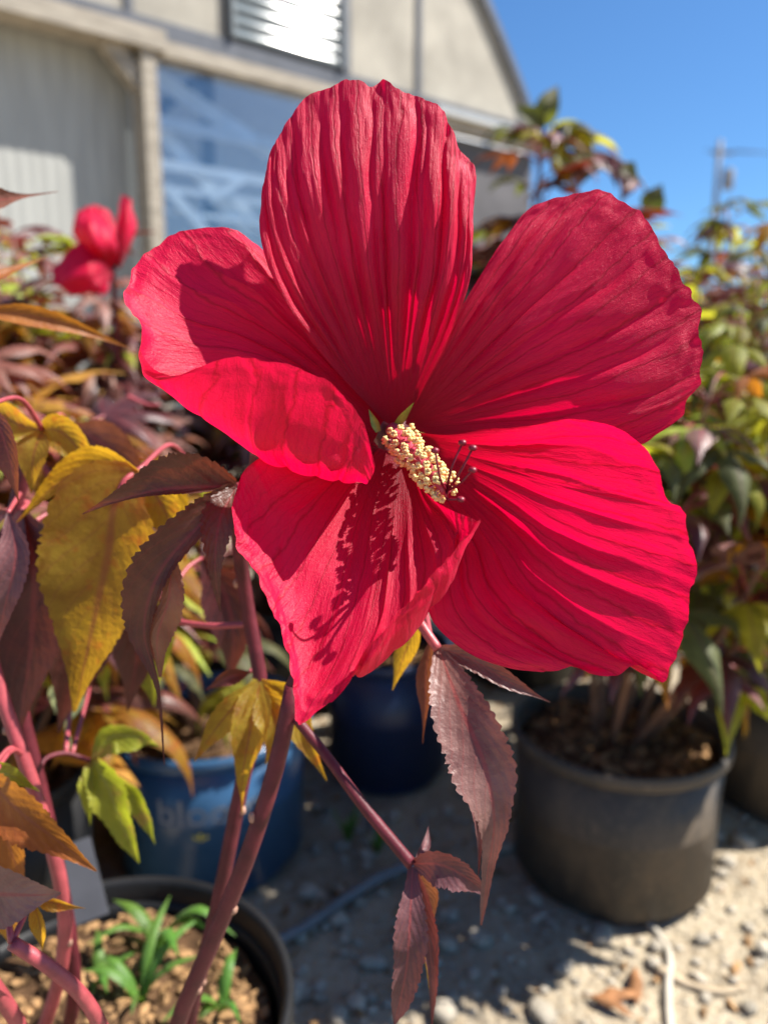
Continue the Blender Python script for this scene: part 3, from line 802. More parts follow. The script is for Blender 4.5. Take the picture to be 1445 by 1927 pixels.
# stamen column
axis = [P(740, 808, .304), P(762, 838, .293), P(788, 865, .282), P(815, 895, .273), P(840, 924, .266)]
NC = 30
ax_pts = [Vector(q) for q in catmull([list(p) for p in axis], np.linspace(0, 1, NC))]
MB().tube(ax_pts, np.linspace(.0032, .0019, NC), 16).build('staminal_column', M['column'], flower)
variants = []
for s in range(6):
    rr = random.Random(100 + s); mb = MB(); L = rr.uniform(.0024, .0040); bx = rr.uniform(-.0012, .0012)
    pts = [Vector((bx * (t / 5) ** 2, 0, L * t / 5)) for t in range(6)]
    mb.tube(pts, .00020, 5, mi=0)
    for q in range(7):
        a = q * 0.9
        mb.blob(pts[-1] + Vector((.00080 * math.cos(a), .00075 * math.sin(a), .0004 * math.sin(2.3 * q))), .00074, seed=s * 10 + q, sub=1, rough=.22, mi=1)
    variants.append(mb.mesh('stamen', [M['filament'], M['anther']]))
NS = 118
for i in range(NS):
    t = 0.12 + 0.86 * (i + .5) / NS
    idx = t * (NC - 1); a = ax_pts[int(idx)].lerp(ax_pts[min(NC - 1, int(idx) + 1)], idx - int(idx))
    tg = (ax_pts[min(NC - 1, int(idx) + 1)] - ax_pts[max(0, int(idx) - 1)]).normalized()
    e1 = tg.orthogonal().normalized(); e2 = tg.cross(e1)
    ph = i * 2.39996 + rng.uniform(-.3, .3)
    rad = e1 * math.cos(ph) + e2 * math.sin(ph)
    d = (rad + tg * rng.uniform(-.05, .55)).normalized()
    o = link('stamen', variants[i % 6], flower)
    o.rotation_mode = 'QUATERNION'
    o.rotation_quaternion = d.to_track_quat('Z', 'X')
    o.location = a + rad * (.0028 * (1 - t) + .0014 * t)
    o.scale = (1, 1, rng.uniform(.8, 1.15)) if False else (1, 1, 1)
tipp = ax_pts[-1]
for (px, py, z, bend) in ((819, 851, .2535, (828, 900)), (869, 836, .258, (850, 880)), (888, 846, .256, (862, 895)), (887, 887, .252, (868, 908)), (864, 940, .2525, (845, 940))):
    end = P(px, py, z); midp = P(bend[0], bend[1], (z + .258) / 2)
    pts = [Vector(q) for q in catmull([list(tipp), list(midp), list(end)], np.linspace(0, 1, 14))]
    st = MB().tube(pts, np.linspace(.00055, .00036, 14), 8).build('style', M['style'], flower)
    d = (pts[-1] - pts[-2]).normalized()
    MB().blob(end + d * .0006, .0015, seed=int(px), sub=2, squash=(1, 1, .75), rough=.05).build('stigma', M['style'], flower)
# two green bract tips in the gaps of the throat
for (a, b, w) in (((744, 804, .303), (779, 757, .2955), 8), ((712, 812, .302), (694, 770, .300), 8)):
    mb = MB(); m = [(a[0] + (b[0] - a[0]) * t, a[1] + (b[1] - a[1]) * t, a[2] + (b[2] - a[2]) * t) for t in (0, .33, .66, 1)]
    plobe(mb, m, w, prof=[.7, 1, .6, .02], fold=.3, serr=0, nser=5)
    mb.build('bract', M['sepal'], flower)

# stems of the main plant
STEMPTS = []
def stem(ptsz, r0, r1, mat, parent=root, name='stem', n=26, nodes=0, seed=0):
    pts = [Vector(q) for q in catmull([list(p if isinstance(p, Vector) else P(*p)) for p in ptsz], np.linspace(0, 1, n))]
    rr = random.Random(seed)
    if parent is root: STEMPTS.extend(pts)
    o = MB().tube(pts, np.linspace(r0, r1, n), 12).build(name, M[mat], parent)
    for k in range(nodes):
        i = int((k + .5) / nodes * (n - 2)) + rr.randint(-1, 1)
        q = pts[i]; d = Vector((rr.choice((-1, 1)), -.4, .2)).normalized()
        MB().blob(q + d * (r0 * .85), r0 * .42, seed=seed * 7 + k, sub=2, squash=(1, 1, 1.5), rough=.1).build('bud_scar', M['bud'], o)
    return o
stem([Vector((-.135, .40, POT_H - .05)), (335, 1927, .385), (405, 1760, .362), (470, 1600, .345), (520, 1440, .338), (552, 1290, .334)], .0046, .0037, 'stem', nodes=5, seed=1)
stem([Vector((-.14, .44, POT_H - .05)), (365, 1880, .425), (410, 1700, .405), (450, 1500, .39), (490, 1290, .385), (470, 1170, .385), (452, 1050, .375), (446, 930, .330)], .0042, .0034, 'stem', nodes=4, seed=2)
stem([(470, 1175, .385), (400, 1178, .39), (300, 1165, .40)], .0017, .0015, 'stem_pink', name='petiole')
stem([Vector((-.24, .46, POT_H - .05)), (140, 1860, .46), (110, 1640, .43), (75, 1480, .42), (35, 1310, .41), (20, 1150, .41), (25, 980, .405), (60, 830, .40)], .0044, .0036, 'stem', nodes=3, seed=3)
stem([Vector((-.25, .42, POT_H - .05)), (120, 1700, .40), (62, 1480, .385), (0, 1300, .38), (-40, 1150, .38)], .0040, .0034, 'stem_pink', nodes=3, seed=4)
stem([(215, 1985, .36), (150, 1870, .335), (85, 1815, .325), (22, 1775, .32)], .0034, .0028, 'stem_pink', seed=5)
stem([(-30, 1830, .34), (30, 1920, .36), (60, 1990, .38)], .0036, .0034, 'stem_pink', seed=6)
stem([Vector((-.29, .45, POT_H - .05)), (-50, 1600, .42), (-90, 1000, .40), (-85, 600, .405), (-80, 365, .385)], .0042, .0025, 'stem', seed=7)
stem([(556, 1352, .334), (600, 1405, .330), (690, 1525, .322), (775, 1628, .316)], .0022, .0026, 'stem', name='petiole')
stem([(700, 1060, .345), (760, 1130, .330), (795, 1180, .322), (824, 1222, .318)], .0022, .0021, 'stem_pink', name='petiole')
stem([(75, 1480, .42), (82, 1432, .43), (120, 1418, .44), (170, 1432, .445)], .0014, .0012, 'stem', name='petiole')
stem([(560, 980, .350), (500, 925, .338), (447, 915, .318)], .0017, .0017, 'stem_pink', name='petiole')
stem([(22, 860, .40), (60, 815, .395), (80, 808, .39)], .0012, .0011, 'stem_pink', name='petiole')
stem([(260, 885, .375), (235, 905, .37), (215, 945, .37)], .0016, .0013, 'stem_pink', name='petiole')
stem([(240, 745, .62), (280, 762, .62), (300, 762, .62)], .0018, .0015, 'stem_pink', name='petiole')

def mleaf(mat, lobes, label=None, pm=None):
    mb = MB()
    for kw in lobes:
        kw = dict(kw); mid = kw.pop('m'); w = kw.pop('w'); wr = kw.pop('wr', None)
        plobe(mb, mid, w, wr, **kw)
    b = P(*lobes[0]['m'][0])
    q = min(STEMPTS, key=lambda t: (t - b).length + 1.0 * max(0.0, t.z - b.z))
    if (q - b).length > .006 and pm is None:
        mid_ = q.lerp(b, .6) + Vector((0, .01, .12 * (q - b).length))
        pts = [Vector(c) for c in catmull([list(q), list(mid_), list(b)], np.linspace(0, 1, 14))]
        MB().tube(pts, np.linspace(.0014, .0010, 14), 8).build('petiole', M['stem_pink'], root)
    o = mb.build('leaf', M[mat], root)
    if label: o['label'] = label
    return o
# leaf beside the flower, left
mleaf('darkmaroon', [
    dict(m=[(445, 916, .316), (370, 918, .312), (290, 925, .310), (215, 945, .312), (155, 968, .318)], w=74, wr=12, prof=[.25, .8, 1.05, .95, .55, .28, .12, .02], fold=.5, serr=.10, seed=1, wave=.08),
    dict(m=[(445, 918, .316), (380, 985, .312), (300, 1080, .312), (272, 1190, .316), (298, 1290, .32), (310, 1440, .322)], w=58, wr=24, prof=[.3, .75, .98, 1.05, .85, .40, .14, .07, .03], fold=.45, serr=.13, nser=20, seed=2, wave=.06),
    dict(m=[(444, 918, .316), (415, 975, .308), (405, 1060, .306), (414, 1150, .31)], w=40, wr=38, prof=[.25, .8, 1.0, .85, .55, .35, .2, .03], fold=.25, serr=.2, nser=11, seed=3)],
    'dark maroon lobed leaf with long drooping points')
mleaf('bronze', [dict(m=[(320, 1030, .3135), (318, 1120, .3135), (296, 1200, .315), (300, 1275, .318)], w=20, wr=38, prof=[.1, .5, .8, .9, .8, .4, .1], fold=-.3, serr=.1, nser=14, seed=4, wave=.12)])
# broad olive leaf behind
mleaf('olive', [
    dict(m=[(262, 888, .372), (222, 935, .370), (205, 1040, .372), (175, 1180, .378), (140, 1340, .392)], w=128, wr=92, prof=[.25, .75, 1.0, 1.0, .82, .52, .22, .03], fold=.18, serr=.07, nser=14, seed=5, wave=.05),
    dict(m=[(262, 888, .372), (190, 868, .374), (110, 910, .378), (30, 985, .385)], w=36, wr=30, prof=PROF, fold=.5, serr=.08, seed=6),
    dict(m=[(262, 890, .372), (310, 960, .375), (335, 1040, .38)], w=50, wr=40, fold=.3, serr=.08, seed=7)],
    'broad olive yellow leaf with orange mottling')
mleaf('darkmaroon', [
    dict(m=[(40, 960, .40), (62, 1050, .395), (60, 1200, .40), (30, 1400, .41)], w=95, wr=85, fold=.3, serr=.07, seed=8),
    dict(m=[(40, 960, .40), (10, 1060, .39), (-30, 1220, .39)], w=40, wr=40, fold=.3, serr=.07, seed=9)])
mleaf('darkmaroon', [
    dict(m=[(150, 1060, .43), (165, 1150, .43), (140, 1260, .43), (110, 1380, .44)], w=70, wr=70, fold=.25, serr=.07, seed=60),
    dict(m=[(240, 1080, .44), (260, 1150, .44), (255, 1260, .445), (240, 1340, .45)], w=60, wr=50, fold=.25, serr=.07, seed=61)])
mleaf('bronze', [dict(m=[(130, 800, .47), (200, 840, .46), (250, 900, .46), (300, 980, .47)], w=50, wr=46, fold=.25, serr=.07, seed=62)])
mleaf('olive', [dict(m=[(350, 860, .44), (310, 900, .43), (330, 980, .43), (350, 1060, .44)], w=50, wr=46, fold=.25, serr=.07, seed=63)])
mleaf('darkmaroon', [dict(m=[(380, 1050, .44), (420, 1110, .44), (440, 1200, .44), (430, 1290, .45)], w=50, wr=46, fold=.25, serr=.07, seed=64)])
mleaf('maroon', [dict(m=[(15, 965, .36), (30, 1040, .352), (10, 1140, .352), (-10, 1230, .36)], w=40, wr=34, fold=.3, serr=.12, seed=10),
                 dict(m=[(15, 965, .36), (-30, 980, .36), (-90, 1030, .37)], w=34, wr=30, fold=.3, serr=.12, seed=11)])
mleaf('olive', [dict(m=[(80, 808, .39), (40, 800, .392), (-10, 770, .40), (-60, 740, .41)], w=30, wr=36, fold=.4, serr=.06, seed=12),
                dict(m=[(80, 808, .39), (110, 810, .388), (150, 850, .388), (165, 905, .395)], w=36, wr=34, prof=[.5, .9, 1, .9, .7, .4, .02], fold=.35, serr=.06, seed=13),
                dict(m=[(80, 808, .39), (65, 850, .385), (58, 930, .388)], w=34, wr=32, fold=.3, serr=.06, seed=14)])
mleaf('bronze', [dict(m=[(-20, 760, .335), (5, 820, .33), (25, 890, .332), (35, 945, .338)], w=34, wr=26, fold=.35, serr=.08, seed=15)])
mleaf('maroon', [dict(m=[(200, 960, .45), (150, 965, .45), (90, 985, .45), (30, 1010, .46)], w=30, wr=26, fold=.3, serr=.06, seed=16)])
mleaf('orange', [dict(m=[(-60, 590, .40), (40, 592, .41), (130, 612, .42), (245, 655, .44)], w=24, wr=22, fold=.5, serr=.05, seed=17),
                 dict(m=[(-60, 590, .40), (-20, 530, .42), (90, 482, .45)], w=24, wr=14, fold=.5, serr=.05, seed=18)])
mleaf('bronze', [dict(m=[(-60, 372, .38), (-10, 376, .385), (40, 370, .39), (110, 360, .40)], w=30, wr=34, prof=[.8, 1, .8, .35, .12, .06, .02], fold=.4, serr=.1, seed=19)])
# lime leaf
mleaf('lime', [
    dict(m=[(172, 1432, .445), (200, 1475, .44), (225, 1540, .445), (262, 1625, .455)], w=42, wr=40, prof=[.4, .9, 1, .85, .6, .35, .03], fold=.4, serr=.12, nser=9, seed=20, wave=.15),
    dict(m=[(172, 1432, .445), (215, 1385, .442), (265, 1390, .445), (300, 1405, .46)], w=36, wr=26, fold=.35, serr=.1, nser=8, seed=21, wave=.1),
    dict(m=[(172, 1432, .445), (165, 1480, .44), (170, 1555, .445)], w=18, wr=18, fold=.4, serr=.1, nser=7, seed=22, wave=.2),
    dict(m=[(205, 1450, .445), (250, 1500, .45), (275, 1545, .452), (292, 1590, .46)], w=24, wr=22, fold=.4, serr=.12, nser=7, seed=23, wave=.15)],
    'bright lime green leaf with browning points')
mleaf('pale', [dict(m=[(118, 1280, .50), (108, 1310, .50), (105, 1345, .50)], w=18, wr=16, fold=.3, serr=.08, nser=6, seed=24)])
mleaf('pale', [dict(m=[(168, 1295, .50), (140, 1335, .50), (128, 1360, .50), (135, 1420, .505)], w=14, wr=14, prof=[.3, .9, .8, .4, .35, .3, .1], fold=.3, serr=.05, nser=6, seed=25)])
mleaf('pale', [dict(m=[(200, 1185, .47), (220, 1200, .465), (245, 1190, .47)], w=16, wr=14, fold=.2, serr=.1, nser=5, seed=26)])
# orange leaf at the left edge and maroon one below it
mleaf('orange', [
    dict(m=[(-20, 1470, .345), (40, 1530, .335), (105, 1580, .335), (182, 1640, .34)], w=58, wr=52, prof=[.5, .9, 1, .85, .55, .25, .03], fold=.3, serr=.13, nser=10, seed=27, wave=.05),
    dict(m=[(-20, 1470, .345), (20, 1600, .35), (50, 1680, .36)], w=50, wr=40, fold=.3, serr=.1, nser=9, seed=28)], 'warm orange serrated leaf in sun')
mleaf('lime', [dict(m=[(-20, 1450, .36), (20, 1460, .355), (75, 1490, .355)], w=18, wr=26, fold=.3, serr=.1, seed=29)])
mleaf('maroon', [dict(m=[(-50, 1680, .318), (20, 1684, .312), (70, 1685, .312), (115, 1682, .318)], w=66, wr=62, prof=[.8, 1.05, .95, .65, .30, .03], fold=.15, serr=.07, nser=8, seed=30)], 'dusty maroon leaf in sun at the pot edge')
mleaf('olive', [dict(m=[(60, 1690, .335), (100, 1700, .335), (160, 1710, .345)], w=16, wr=16, fold=.5, serr=.08, nser=7, seed=31),
                dict(m=[(60, 1690, .335), (75, 1740, .335), (80, 1790, .345)], w=18, wr=16, fold=.5, serr=.08, nser=7, seed=32)])
mleaf('orange', [dict(m=[(-30, 1720, .36), (15, 1740, .36), (25, 1800, .365)], w=24, wr=24, fold=.3, serr=.08, nser=7, seed=33)])
# olive leaves on the second stem
mleaf('olive', [
    dict(m=[(490, 1280, .382), (440, 1330, .375), (400, 1380, .378), (365, 1435, .385)], w=28, wr=30, fold=.4, serr=.1, nser=8, seed=34),
    dict(m=[(490, 1280, .382), (470, 1380, .372), (458, 1450, .375), (455, 1530, .385)], w=40, wr=38, prof=[.4, .9, 1, .8, .5, .3, .1, .02], fold=.35, serr=.08, nser=9, seed=35),
    dict(m=[(490, 1280, .382), (540, 1310, .38), (575, 1390, .372), (615, 1470, .375)], w=34, wr=30, fold=.35, serr=.08, nser=9, seed=36),
    dict(m=[(490, 1285, .382), (520, 1370, .372), (500, 1440, .375)], w=40, wr=36, fold=.35, serr=.08, nser=9, seed=37)])
mleaf('bronze', [dict(m=[(470, 1265, .39), (430, 1275, .385), (385, 1300, .388)], w=16, wr=18, fold=.4, serr=.1, nser=7, seed=38)])
mleaf('green', [dict(m=[(300, 1130, .46), (280, 1220, .45), (290, 1330, .455)], w=60, wr=50, fold=.2, serr=.05, nser=9, seed=39)])
# maroon leaf hanging right of the bottom petal
mleaf('maroon', [
    dict(m=[(826, 1222, .319), (862, 1320, .308), (912, 1440, .299), (930, 1540, .297), (918, 1640, .302), (905, 1742, .308)], w=72, wr=60, prof=[.18, .62, .90, 1.0, 1.0, .62, .34, .20, .13, .03], fold=.28, serr=.12, nser=18, seed=40, wave=.05, nu=5),
    dict(m=[(826, 1220, .318), (885, 1240, .316), (960, 1285, .314), (1035, 1322, .316)], w=22, wr=26, prof=[.3, .8, 1.0, .95, .8, .55, .2, .03], fold=.35, serr=.12, nser=9, seed=41)],
    'dusty maroon leaf hanging in sun under the lower right petal')
mleaf('maroon', [dict(m=[(835, 1240, .321), (875, 1420, .318), (902, 1550, .316), (900, 1650, .318)], w=26, wr=24, fold=.5, serr=.1, nser=12, seed=42)], pm=False)
mleaf('bronze', [dict(m=[(812, 1200, .325), (802, 1260, .33), (800, 1330, .335), (795, 1400, .34)], w=22, wr=16, prof=[.2, .6, 1, .9, .45, .15, .03], fold=.5, serr=.08, nser=9, seed=43)])
mleaf('olive', [dict(m=[(790, 1165, .345), (768, 1215, .35), (738, 1300, .36)], w=26, wr=20, fold=.3, serr=.06, nser=7, seed=44)])
# end of the low petiole
mleaf('maroon', [
    dict(m=[(778, 1626, .316), (830, 1628, .310), (875, 1650, .310), (920, 1685, .314)], w=44, wr=32, prof=[.3, .85, 1, .9, .65, .35, .03], fold=.3, serr=.14, nser=8, seed=45, wave=.08),
    dict(m=[(776, 1632, .316), (772, 1720, .308), (765, 1820, .306), (742, 1930, .31)], w=34, wr=40, prof=[.25, .5, .85, 1, .85, .75, .5, .03], fold=.3, serr=.14, nser=11, seed=46, wave=.06),
    dict(m=[(780, 1632, .316), (800, 1730, .318), (812, 1820, .318), (812, 1935, .322)], w=18, wr=26, prof=[.2, .6, .9, 1, .7, .5, .3, .03], fold=.6, serr=.14, nser=10, seed=47, wave=.1),
    dict(m=[(778, 1624, .316), (800, 1590, .322), (806, 1555, .33)], w=12, wr=11, fold=.5, serr=.1, nser=6, seed=48)],
    'small dusty maroon lobed leaf at the end of a red stalk')
mleaf('bronze', [dict(m=[(780, 1634, .318), (808, 1690, .326), (815, 1745, .33)], w=18, wr=22, fold=.3, serr=.1, nser=7, seed=49)], pm=False)
mleaf('olive', [dict(m=[(784, 1640, .318), (800, 1760, .322), (808, 1870, .32)], w=12, wr=14, fold=.3, serr=.08, nser=7, seed=50)], pm=False)
mleaf('darkmaroon', [dict(m=[(470, 880, .335), (485, 850, .335), (500, 800, .345)], w=14, wr=14, fold=.3, serr=.1, nser=7, seed=51)])

# ------------------------------------------------------------------ pots
M['black'] = plain_mat('black_plastic', (0.011, 0.011, 0.012), 0.5, 0.3, 0.3, 14, 0.0006, 60)
kd = NT('dusty_black_plastic'); tcd = kd.n('ShaderNodeTexCoord').outputs['Object']
dst = kd.ramp(kd.noise(kd.mapping(tcd, (1, 1, 0.5)), 16, 6, 0.7, 0.4), [(0.42, 0.0), (0.66, 1.0)])
spk = kd.ramp(kd.noise(tcd, 130, 4, 0.7), [(0.56, 0.0), (0.68, 1.0)])
cd_ = kd.mix(dst, (0.050, 0.043, 0.037), (0.125, 0.095, 0.066)); cd_ = kd.mix(kd.math('MULTIPLY', spk, 0.6), cd_, (0.20, 0.15, 0.10))
M['black_dusty'] = kd.surf(kd.princ(cd_, kd.math('MULTIPLY_ADD', dst, 0.3, 0.5), 0.35, kd.bump(kd.noise(tcd, 90, 4, 0.6), 1.0, 0.0006)))
M['blue'] = plain_mat('blue_plastic', (0.030, 0.085, 0.175), 0.28, 0.5, 0.12, 10)
M['navy'] = plain_mat('navy_plastic', (0.020, 0.032, 0.080), 0.38, 0.5, 0.15, 10)
M['soil'] = plain_mat('potting_mix', (0.10, 0.055, 0.028), 0.95, 0.15, 0.5, 60, 0.006, 120)
M['chip'] = plain_mat('bark_chip', (0.26, 0.15, 0.068), 0.85, 0.2, 0.8, 55, 0.002, 120)
M['white_print'] = plain_mat('white_print', (0.22, 0.26, 0.32), 0.5, 0.4, 0.05, 10)
M['yellow_print'] = plain_mat('yellow_print', (0.75, 0.62, 0.06), 0.5, 0.4, 0.05, 10)

def pot(c, R1, h, mat, label, rim=.010, nchips=220, seed=0, fill=.03, taper=.83, csize=1.0, group='nursery pots standing on the ground'):
    rr = random.Random(seed)
    c = Vector((c[0], c[1], 0)); t = thing('nursery_pot', c, label, 'plant pot', group)
    R0 = R1 * taper
    MB().lathe(c, [(R0 - .012, .004), (R0 - .004, 0.0), (R0, .008), (R0 + (R1 - R0) * .5, h * .5), (R1 - .004, h - .020)] +
               [(R1 - .008, h - .020), (R1 - .009, h - .03), (R0 + .01, .02), (0.001, .016)], 72).build('body', M[mat], t)
    MB().lathe(c, [(R1 - .006, h - .022), (R1 + .001, h - .016), (R1 + .003, h - .013), (R1 + .003, h - .003), (R1 + .001, h), (R1 - .003, h), (R1 - .005, h - .004), (R1 - .006, h - .022)], 72).build('rim', M[mat], t)
    prof = [(R1 * k / 14, 0) for k in range(15)]
    mb = MB(); n = 60; vs = []
    Rs = R0 + (R1 - R0) * (h - fill) / h - .011
    for i in range(15):
        for k in range(n):
            a = 2 * math.pi * k / n; r = Rs * i / 14 + 1e-4
            x, y = r * math.cos(a), r * math.sin(a)
            z = h - fill + .02 * float(vnoise(x * 30 + seed, y * 30, seed)) + .012 * (1 - i / 14)
            vs.append(c + Vector((x, y, z)))
    mb.add(vs, [(i * n + k, i * n + (k + 1) % n, (i + 1) * n + (k + 1) % n, (i + 1) * n + k) for i in range(14) for k in range(n)])
    s = mb.build('soil', M['soil'], t)
    mb = MB()
    for q in range(nchips):
        a = rr.uniform(0, 6.283); r = Rs * math.sqrt(rr.random()) * .97
        x, y = r * math.cos(a), r * math.sin(a)
        z = h - fill + .02 * float(vnoise(x * 30 + seed, y * 30, seed)) + .012 * (1 - r / Rs) + .002
        e = Euler((rr.uniform(-.5, .5), rr.uniform(-.5, .5), rr.uniform(0, 6)))
        mb.blob(c + Vector((x, y, z)), csize * rr.choice((.0025, .003, .0035, .004, .005, .006, .008)), seed=seed * 999 + q, sub=1, squash=(1, rr.uniform(.35, .7), rr.uniform(.25, .5)), rough=.38, rot=e.to_matrix())
    ch = mb.build('bark_chips', M['chip'], s, smooth=False); ch['kind'] = 'stuff'
    return t
potA = pot(POT_A, .138, POT_H, 'black', 'black pot at front full of weeds and bark, holding the crimson-flowered hibiscus', seed=1, nchips=900)
potB = pot((-.241, .982), .138, .21, 'blue', 'mid blue pot printed with white lettering behind the weedy black pot', seed=2)
potC = pot((.005, 1.20), .105, .225, 'navy', 'dark navy blue pot standing behind the bottom petal', seed=3)
potD = pot(((G(1162, 1390, .19)).x, G(1162, 1390, .19).y), .137, .21, 'black_dusty', 'large dusty black pot on sunlit sandy ground', seed=4, nchips=420, taper=.87, csize=1.5)
potE = pot((.645, 1.13), .14, .20, 'black_dusty', 'dusty black pot tucked behind the large one on the sandy side', seed=5)
potF = pot((-.46, .80), .125, .235, 'black', 'black pot in shade beside the lettered blue pot', seed=6)
extra_pots = [((.30, 1.62), 'black pot under the tallest plant rising against the sky'), ((-.62, 1.35), 'black pot under the plant carrying the second red flower'),
              ((-.28, 1.42), 'black pot in the shaded row in front of the glazed bay'), ((-1.0, 1.75), 'black pot far back towards the corrugated wall'),
              ((.78, 1.85), 'black pot in the second row below the utility pole'),
              ((-.56, 1.02), 'black pot under the bushy maroon and yellow plant'), ((-.10, 1.52), 'black pot directly behind the navy one')]
for i, (c, lb) in enumerate(extra_pots):
    pot(c, .135, .235, 'black', lb, seed=10 + i, nchips=60)

# print on the blue pot: follows the wall of the pot
def wrap_text(txt, size, c, R1, h, taper, az, zc, mat, parent, name):
    cu = bpy.data.curves.new(name, 'FONT'); cu.body = txt; cu.size = size; cu.align_x = 'CENTER'; cu.align_y = 'CENTER'; cu.resolution_u = 3
    o = bpy.data.objects.new('tmp', cu); col.objects.link(o)
    dg = bpy.context.evaluated_depsgraph_get()
    me = bpy.data.meshes.new_from_object(o.evaluated_get(dg)); bpy.data.objects.remove(o); bpy.data.curves.remove(cu)
    bm = bmesh.new(); bm.from_mesh(me)
    bmesh.ops.triangulate(bm, faces=bm.faces)
    bmesh.ops.subdivide_edges(bm, edges=[e for e in bm.edges if e.calc_length() > .012], cuts=2)
    for v in bm.verts:
        z = zc + v.co.y; r = R1 * taper + (R1 - R1 * taper) * z / h + .0012
        a = az + v.co.x / r
        v.co = Vector((c[0] + r * math.cos(a), c[1] + r * math.sin(a), z))
    bm.to_mesh(me); bm.free(); me.materials.clear(); me.materials.append(M[mat])
    return link(name, me, parent)
azt = math.atan2(-.982, .215)
wrap_text('bloom', .052, (-.241, .982), .138, .21, .83, azt, .136, 'white_print', potB, 'lettering')
wrap_text('s', .030, (-.241, .982), .138, .21, .83, azt + .26, .100, 'white_print', potB, 'lettering')
wrap_text('*', .050, (-.241, .982), .138, .21, .83, azt - .10, .088, 'yellow_print', potB, 'star_mark')

# ------------------------------------------------------------------ background plants
LV = {}
def leafset(key, mats, n=4, **kw):
    LV[key] = [palmate_mesh('leaf', [M[m_], M['stem_pink']], 300 + i * 17 + hash(key) % 1 , **kw) for i, m_ in enumerate(mats)]
leafset('maroon', ['maroon', 'darkmaroon', 'maroon', 'bronze', 'darkmaroon', 'maroon'], size=.10)
leafset('olive', ['olive', 'orange', 'bronze', 'olive', 'lime'], size=.10)
leafset('green', ['green', 'deepgreen', 'green', 'olive', 'lime'], size=.105, droop=1.3, nl=3)
leafset('lime', ['lime', 'green', 'lime'], size=.09, nl=3)
leafset('deep', ['deepgreen', 'green', 'deepgreen', 'darkmaroon'], size=.10, droop=1.2, nl=3)
leafset('small', ['deepgreen', 'green', 'maroon', 'deepgreen'], size=.06, droop=.7, nl=3, petiole=.02)

def plant(loc, h, stems, nleaf, pal, seed, label, spread=.16, zmin=.32, top_sz=.6, group='hibiscus plants in the nursery rows', lean=(0, 0), stem_mat='stem_brown', size=1.0, hmin=.86):
    rr = random.Random(seed)
    base = Vector((loc[0], loc[1], .20)); t = thing('nursery_plant', base, label, 'plant', group)
    lines = []
    for s in range(stems):
        a = 6.283 * s / stems + rr.uniform(-.5, .5); k = spread * rr.uniform(.5, 1.1)
        top = Vector((loc[0] + lean[0] + k * math.cos(a), loc[1] + lean[1] + k * math.sin(a), h * rr.uniform(hmin, hmin + .12) if s else h))
        if s == 0: top.x = loc[0] + lean[0]; top.y = loc[1] + lean[1]
        b = base + Vector((.03 * math.cos(a), .03 * math.sin(a), -.01))
        mid = b.lerp(top, .5) + Vector((.03 * math.cos(a), .03 * math.sin(a), 0))
        pts = [Vector(q) for q in catmull([list(b), list(mid), list(top)], np.linspace(0, 1, 12))]
        MB().tube(pts, np.linspace(.0055, .0022, 12), 8).build('stem', M[stem_mat], t)
        lines.append(pts)
    for i in range(nleaf):
        pts = rr.choice(lines) if i > 4 else lines[0]
        f = max(zmin, 1 - abs(rr.gauss(0, .38))) if i > 4 else 1.0 - .012 * i
        f = min(f, .999)
        q = pts[0].lerp(pts[-1], 0) if False else pts[int(f * 11)].lerp(pts[min(11, int(f * 11) + 1)], f * 11 - int(f * 11))
        key = rr.choices(list(pal.keys()), list(pal.values()))[0]
        o = link('leaf', rr.choice(LV[key]), t)
        s = rr.uniform(.75, 1.2) * (top_sz + (1 - top_sz) * min(1, (1 - f) * 3)) * size
        o.location = q; o.scale = (s, s, s)
        o.rotation_euler = (rr.uniform(-.3, .3), rr.uniform(-.55, .25), rr.uniform(0, 6.283))
    return t
MR = {'maroon': 5, 'olive': 3, 'green': 1, 'lime': 1.5}
GR = {'green': 5, 'deep': 2, 'lime': 2, 'maroon': 1, 'olive': 1}
plant((potB.location.x, potB.location.y), .46, 3, 44, {'deep': 3, 'maroon': 3, 'green': 1}, 21, 'low dark green and maroon plant growing in the lettered blue pot', zmin=.2, spread=.12, size=1.2)
plant((.005, 1.20), .62, 4, 80, {'maroon': 4, 'olive': 2, 'green': 1}, 22, 'maroon plant in the dark navy pot behind the flower', spread=.13, size=1.2)
plant((potD.location.x, potD.location.y), .72, 8, 230, GR, 23, 'green and olive plant in the large dusty pot', spread=.20, zmin=.30, lean=(.11, -.02), size=1.3)
plant((.645, 1.13), .86, 6, 170, {'green': 5, 'deep': 2, 'maroon': 1.5, 'lime': 1.5, 'olive': 1}, 24, 'tall leafy plant in the dusty pot behind the large one', spread=.22, zmin=.22, lean=(.06, .12), size=1.3)
pT = P(1010, 265, 1.62)
plant((.30, 1.62), pT.z, 6, 240, {'deep': 4, 'green': 1.5, 'maroon': 3}, 25, 'tallest plant, its dark leafy tip standing against the blue sky', spread=.15, zmin=.25, lean=(pT.x - .30, pT.y - 1.62), top_sz=.9, size=1.3, hmin=.72)
plant((.78, 1.85), 1.02, 6, 190, {'green': 4, 'deep': 2, 'maroon': 2, 'olive': 1, 'lime': 1}, 26, 'leafy green plant in the second row below the utility pole', spread=.28, zmin=.12, size=1.5)
plant((-.62, 1.35), .88, 7, 260, MR, 27, 'maroon plant carrying the second, half-closed red flower', spread=.24, zmin=.15, size=1.35)
plant((-.28, 1.42), .80, 7, 230, {'maroon': 6, 'olive': 2, 'deep': 2}, 28, 'dense maroon plant in front of the glazed bay', spread=.24, zmin=.15, size=1.35)
plant((-1.0, 1.75), 1.04, 8, 230, {'green': 4, 'olive': 2, 'maroon': 1, 'lime': 4}, 29, 'yellowish green bushy plant below the corrugated wall', spread=.30, zmin=.15, size=1.3)
